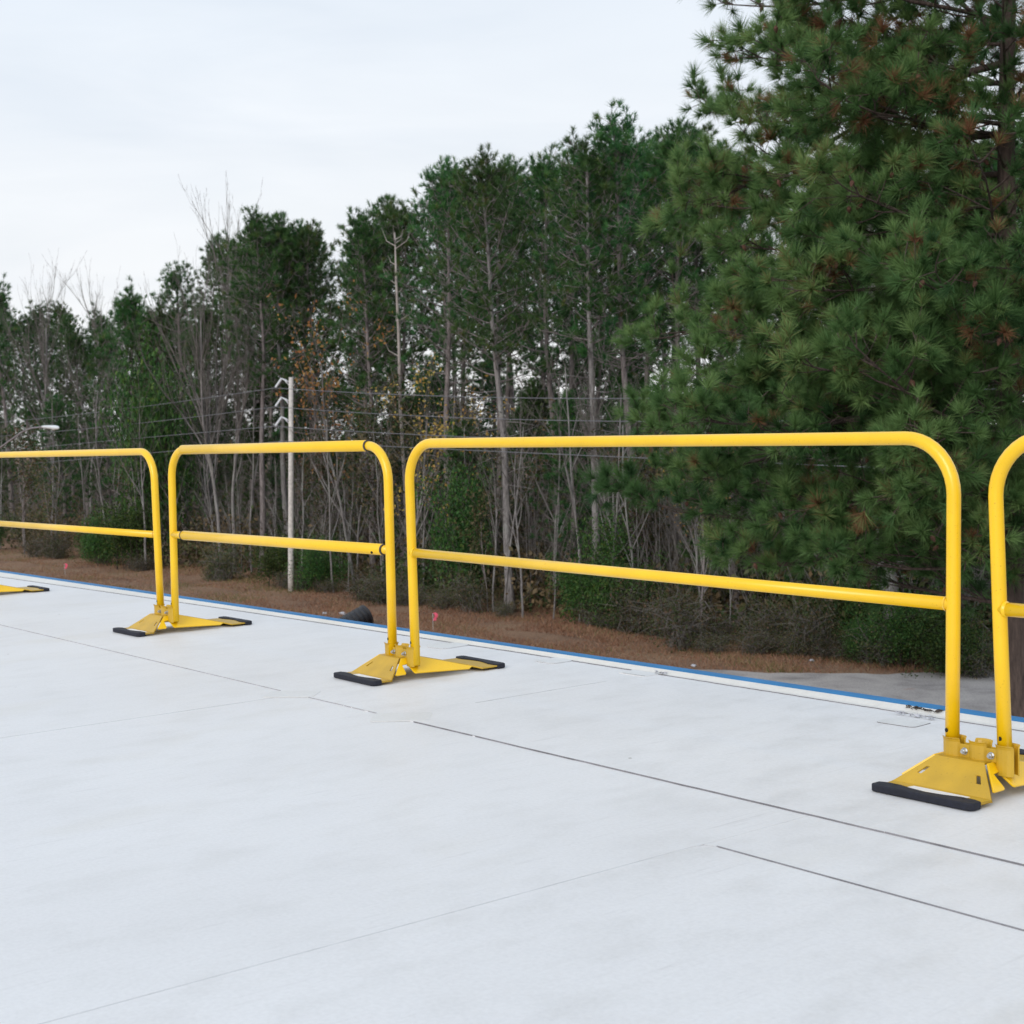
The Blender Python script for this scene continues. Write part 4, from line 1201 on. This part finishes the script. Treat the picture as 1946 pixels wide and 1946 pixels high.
    for (i0, tb, zb_), i1 in zip(TB, [q_[0] for q_ in TB[1:]] + [n]):
        tint[i0:i1] = tb; brown[i0:i1] = .012 if r.random() < .6 else .07
    brown += .50 * np.clip((TP[:, 2] - 10.5) / 3.5, 0, 1) * np.clip(1 - (TP[:, :2] @ -right[:2]) / 4.5, 0, 1)
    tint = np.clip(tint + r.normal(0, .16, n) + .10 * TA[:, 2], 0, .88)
    dead = r.random(n) < brown; tint[dead] = r.uniform(.93, 1.0, dead.sum())
    v, q4, t3, tt = needle_tufts(TP, TA, tint, r, 88, .285, .0130, (.05, 1.32), .09, bend=False)
    root = empty('near_pine_tree', (tx, ty, GROUND - .03))
    tag(root, 'big near pine with long needle tufts filling the right of the picture', 'pine tree')
    link_mesh('trunk', tm, root)
    link_mesh('branches', np_mesh('branches', bv, [bf], [M['bark_near']], smooth=True), root)['kind'] = 'stuff'
    link_mesh('foliage', np_mesh('foliage', v, [t3], [M['needles_near']], tint=tt), root)['kind'] = 'stuff'
    cm = MB()
    for c in CP:
        a, b2 = r.uniform(0, 6.28), r.uniform(.3, 1.2); dr = np.array([math.cos(a) * b2, math.sin(a) * b2, -1]); dr = dr / np.linalg.norm(dr)
        cm.tube([tuple(c), tuple(c + dr * .03), tuple(c + dr * .07), tuple(c + dr * .12)], [.012, .036, .032, .006], 7)
    if CP: cm.build('cones', M['cone'], root)['kind'] = 'stuff'
    print('near pine tufts', n, 'needle tris', n * 52 * 3)
    return root
near_pine()
# the pale-trunked pine standing further back below it
x = col_x(1692, 33.8)
t2, ax2 = trunk_mesh('trunk', 15.0, .23, .05, 88, M['bark_pale'], .3, 10, stubs=22, stub_zone=(.12, .5))
b2m = PINES[3]
root = plant('pine_tree', [t2, b2m[1], b2m[2]], (x, 33.8, gz(x, 33.8)), 1.1, (1.15, 1.15, 1.0), 'pine with a thick light grey trunk seen below the near pine boughs', 'pine tree', None)

# ------------------------------------------------------------------ utility pole, wires
PX, PY = at_z(553, 1126, GROUND)[:2]
PTOP = at_y(553, 717, PY)[2]
root = empty('utility_pole', (PX, PY, GROUND))
tag(root, 'weathered pale utility pole with three angled insulators and no crossarm', 'utility pole')
H = PTOP - GROUND
PDX = at_y(553, 717, PY)[0] - PX
m = MB(); m.tube([(0, 0, -.2), (PDX / H, 0, 1), (PDX * .5, 0, H * .5), (PDX, 0, H)], [.125, .122, .11, .092], 14); m.build('pole', M['pole'], root, smooth=True)
Rr = np.array([CAM_R[0], CAM_R[1]]); Rr /= np.linalg.norm(Rr)
tips = []
for pyx in (733, 769, 806):
    za = at_y(553, pyx - 10, PY)[2] - GROUND
    L2 = lambda s, dz: (PDX * za / H - Rr[0] * s, -Rr[1] * s, za + dz)
    m = MB(); m.tube([L2(.10, -.06), L2(.20, 0.0), L2(.40, .09)], [.036, .033, .030], 8); m.tube([L2(.08, -.20), L2(.26, .02)], [.024, .024], 6)
    br = m.build('insulator_bracket', M['galv'], root, smooth=True)
    m = MB()
    P = [L2(.38 + .26 * t, .09 - .36 * t) for t in np.linspace(0, 1, 13)]
    m.tube(P, [.036 if i % 2 else .062 for i in range(13)], 10); m.build('insulator', M['insul'], root, smooth=True)
    tips.append(np.array([PX, PY, GROUND]) + np.array(L2(.66, -.29)))
def wire(pts, r, label):
    m = MB(); m.tube([tuple(p) for p in pts], r, 5)
    o = m.build('power_line', M['wire'], smooth=True); tag(o, label, 'power line', 'overhead wires on the utility pole'); return o
def parab(A, B, Cc, n=40, t1=1.0):
    """curve from A through B (t=.5) to C"""
    A, B, Cc = map(np.array, (A, B, Cc)); out = []
    for i in range(n + 1):
        t = i / n * t1; out.append(A * (1 - t) * (1 - 2 * t) + B * 4 * t * (1 - t) + Cc * t * (2 * t - 1))
    return out
names = ('top', 'middle', 'lowest of the three')
for i, (tip, lm, rm) in enumerate(zip(tips, ((250, 775.5, 0, 803), (250, 806, 0, 829), (250, 834, 0, 857)), ((973, 756, 1400, 755), (973, 797, 1400, 801), (973, 833.5, 1400, 843)))):
    yl = lambda c: PY + (553 - c) * .004; yr = lambda c: PY - (c - 553) * .0012
    A = tip; Bm = at_y(lm[0], lm[1], yl(lm[0])); E_ = at_y(lm[2], lm[3], yl(lm[2]))
    a2 = at_y(rm[0], rm[1], yr(rm[0])); e2 = at_y(rm[2], rm[3], yr(rm[2]))
    left = [A + (Bm - A) * t for t in np.linspace(0, 1, 12)]
    # smooth quadratic through tip, mid, end in x
    def quad(p0, p1, p2, x0, x1, n=30):
        xs_ = np.array([p0[0], p1[0], p2[0]]); out = []
        cy_ = np.polyfit(xs_, [p0[1], p1[1], p2[1]], 2); cz_ = np.polyfit(xs_, [p0[2], p1[2], p2[2]], 2)
        return [np.array([x_, np.polyval(cy_, x_), np.polyval(cz_, x_)]) for x_ in np.linspace(x0, x1, n)]
    Lp = quad(A, Bm, E_, E_[0] - 8, A[0]); Rp = quad(A, a2, e2, A[0], e2[0] + 9)
    wire(Lp + Rp[1:], .0135, names[i] + ' overhead wire held by the angled insulators')
zN = at_y(553, 838, PY)[2]
A = np.array([PX, PY - .15, zN]); a2 = at_y(801, 851, PY - .3); e2 = at_y(1352, 876, PY - 1.0)
xs_ = np.array([A[0], a2[0], e2[0]]); cy_ = np.polyfit(xs_, [A[1], a2[1], e2[1]], 1); cz_ = np.polyfit(xs_, [A[2], a2[2], e2[2]], 2)
LpN = [np.array([x_, A[1] + (A[0] - x_) * .05, zN - (A[0] - x_) * .03]) for x_ in np.linspace(A[0] - 32, A[0], 10)]
wire(LpN + [np.array([x_, np.polyval(cy_, x_), np.polyval(cz_, x_)]) for x_ in np.linspace(A[0], e2[0] + 9, 30)][1:], .0135, 'lone wire crossing just below the top rail of the long panel')

# ------------------------------------------------------------------ street lamp at far left
LY = 30.2
def lp(px_, py_): return at_y(px_, py_, LY)
base = lp(-70, 900)
root = empty('street_lamp', (base[0], LY, GROUND)); tag(root, 'grey street lamp with white cobra head on a curved arm at left edge', 'street lamp')
o0 = np.array([base[0], LY, GROUND])
top = lp(-70, 905) - o0
m = MB(); m.tube([(0, 0, -.1), (0, 0, 2), tuple(top + np.array([0, 0, .15]))], [.11, .10, .08], 12); m.build('pole', M['galv'], root, smooth=True)
arm = [lp(a, b2) - o0 for a, b2 in ((-70, 902), (-40, 882), (0, 851), (22, 835), (45, 819), (60, 813.5), (84, 811))]
m = MB(); m.tube([tuple(q) for q in arm], [.055, .053, .050, .048, .045, .042, .040], 8); m.build('arm', M['lamp_arm'], root, smooth=True)
hA, hB = lp(80, 811) - o0, lp(112, 812.5) - o0
ax = (hB - hA); Lh = np.linalg.norm(ax); ax /= Lh
m = MB(); m.tube([tuple(hA + ax * Lh * t + np.array([0, 0, dz])) for t, dz in ((0, 0), (.12, 0), (.4, 0), (.75, -.015), (.93, -.02), (1.0, -.03))], [.05, .075, .10, .125, .10, .03], 14)
hd = m.build('lamp_head', M['lamp_white'], root, smooth=True)
m = MB(); c = hA + ax * Lh * .72 + np.array([0, 0, -.09])
m.tube([tuple(c + np.array([0, 0, dz])) for dz in (.04, 0, -.05, -.085)], [.12, .115, .085, .02], 14); m.build('lens', M['lamp_glass'], hd, smooth=True)

# ------------------------------------------------------------------ small things on the ground beyond the roof
def flag(px_, py_, hpx, lean, label):
    p = at_z(px_, py_, GROUND); root = empty('survey_flag', (p[0], p[1], GROUND)); tag(root, label, 'survey flag', 'pink survey flags in the dry grass')
    m = MB(); m.tube([(0, 0, -.05), (lean * .5, 0, .55)], .006, 5); m.build('stake', M['galv'], root)
    m = MB(); rr_ = np.array([CAM_R[0], CAM_R[1], 0])
    P = []
    for i in range(5):
        t = i / 4; P.append((np.array([lean * .5, 0, .56]) + rr_ * (.05 * math.sin(t * 5) + .13 * t * .4) + np.array([0, 0, -.26 * t])))
    for a, b2 in zip(P[:-1], P[1:]):
        w = rr_ * .08 + np.array([.0, .03, .01]); m.face([a, b2, b2 + w, a + w])
    fo = m.build('flag', M['pink'], root); solidify(fo, .004)
flag(124, 1093, 18, -.15, 'pink survey ribbon leaning in the dry grass at far left')
flag(823, 1197, 14, .03, 'small pink survey flag just right of the second pair of posts')
# black corrugated drain pipe lying in the grass
p0 = at_z(697, 1186, GROUND)
root = empty('drain_pipe', (p0[0], p0[1], GROUND)); tag(root, 'black corrugated drain pipe lying in the grass behind the blue edge', 'pipe')
fw = np.array([CAM_F[0], CAM_F[1], 0]); fw /= np.linalg.norm(fw); rt = np.array([CAM_R[0], CAM_R[1], 0]); rt /= np.linalg.norm(rt)
axd = -rt * .74 - fw * .58 + np.array([0, 0, -.36]); axd /= np.linalg.norm(axd)
m = MB(); P, Rd = [], []
for i in range(49):
    P.append(tuple(axd * i * .045 + np.array([0, 0, .31]))); Rd.append(.35 if i % 4 in (0, 1) else .295)
m.tube(P, Rd, 28, caps=False); po = m.build('pipe_wall', M['blackpipe'], root); solidify(po, .03)
for px_, py_, s, lab in ((617, 1167, .10, 'crumpled white litter in the grass left of the black pipe'), (651, 1168, .14, 'white paper scrap touching the black pipe'), (1318, 1267, .09, 'white scrap of litter beside the twiggy bush'), (1543, 1257, .09, 'pale grey scrap below the straggly weeds')):
    p = at_z(px_, py_, GROUND); bm = bmesh.new(); bmesh.ops.create_icosphere(bm, subdivisions=2, radius=s)
    for v_ in bm.verts: v_.co *= rnd.uniform(.55, 1.15); v_.co.z *= .5
    me = bpy.data.meshes.new('litter'); bm.to_mesh(me); bm.free(); me.materials.append(M['litter'])
    o = link_mesh('litter', me); o.location = (p[0], p[1], GROUND + s * .3); tag(o, lab, 'litter')
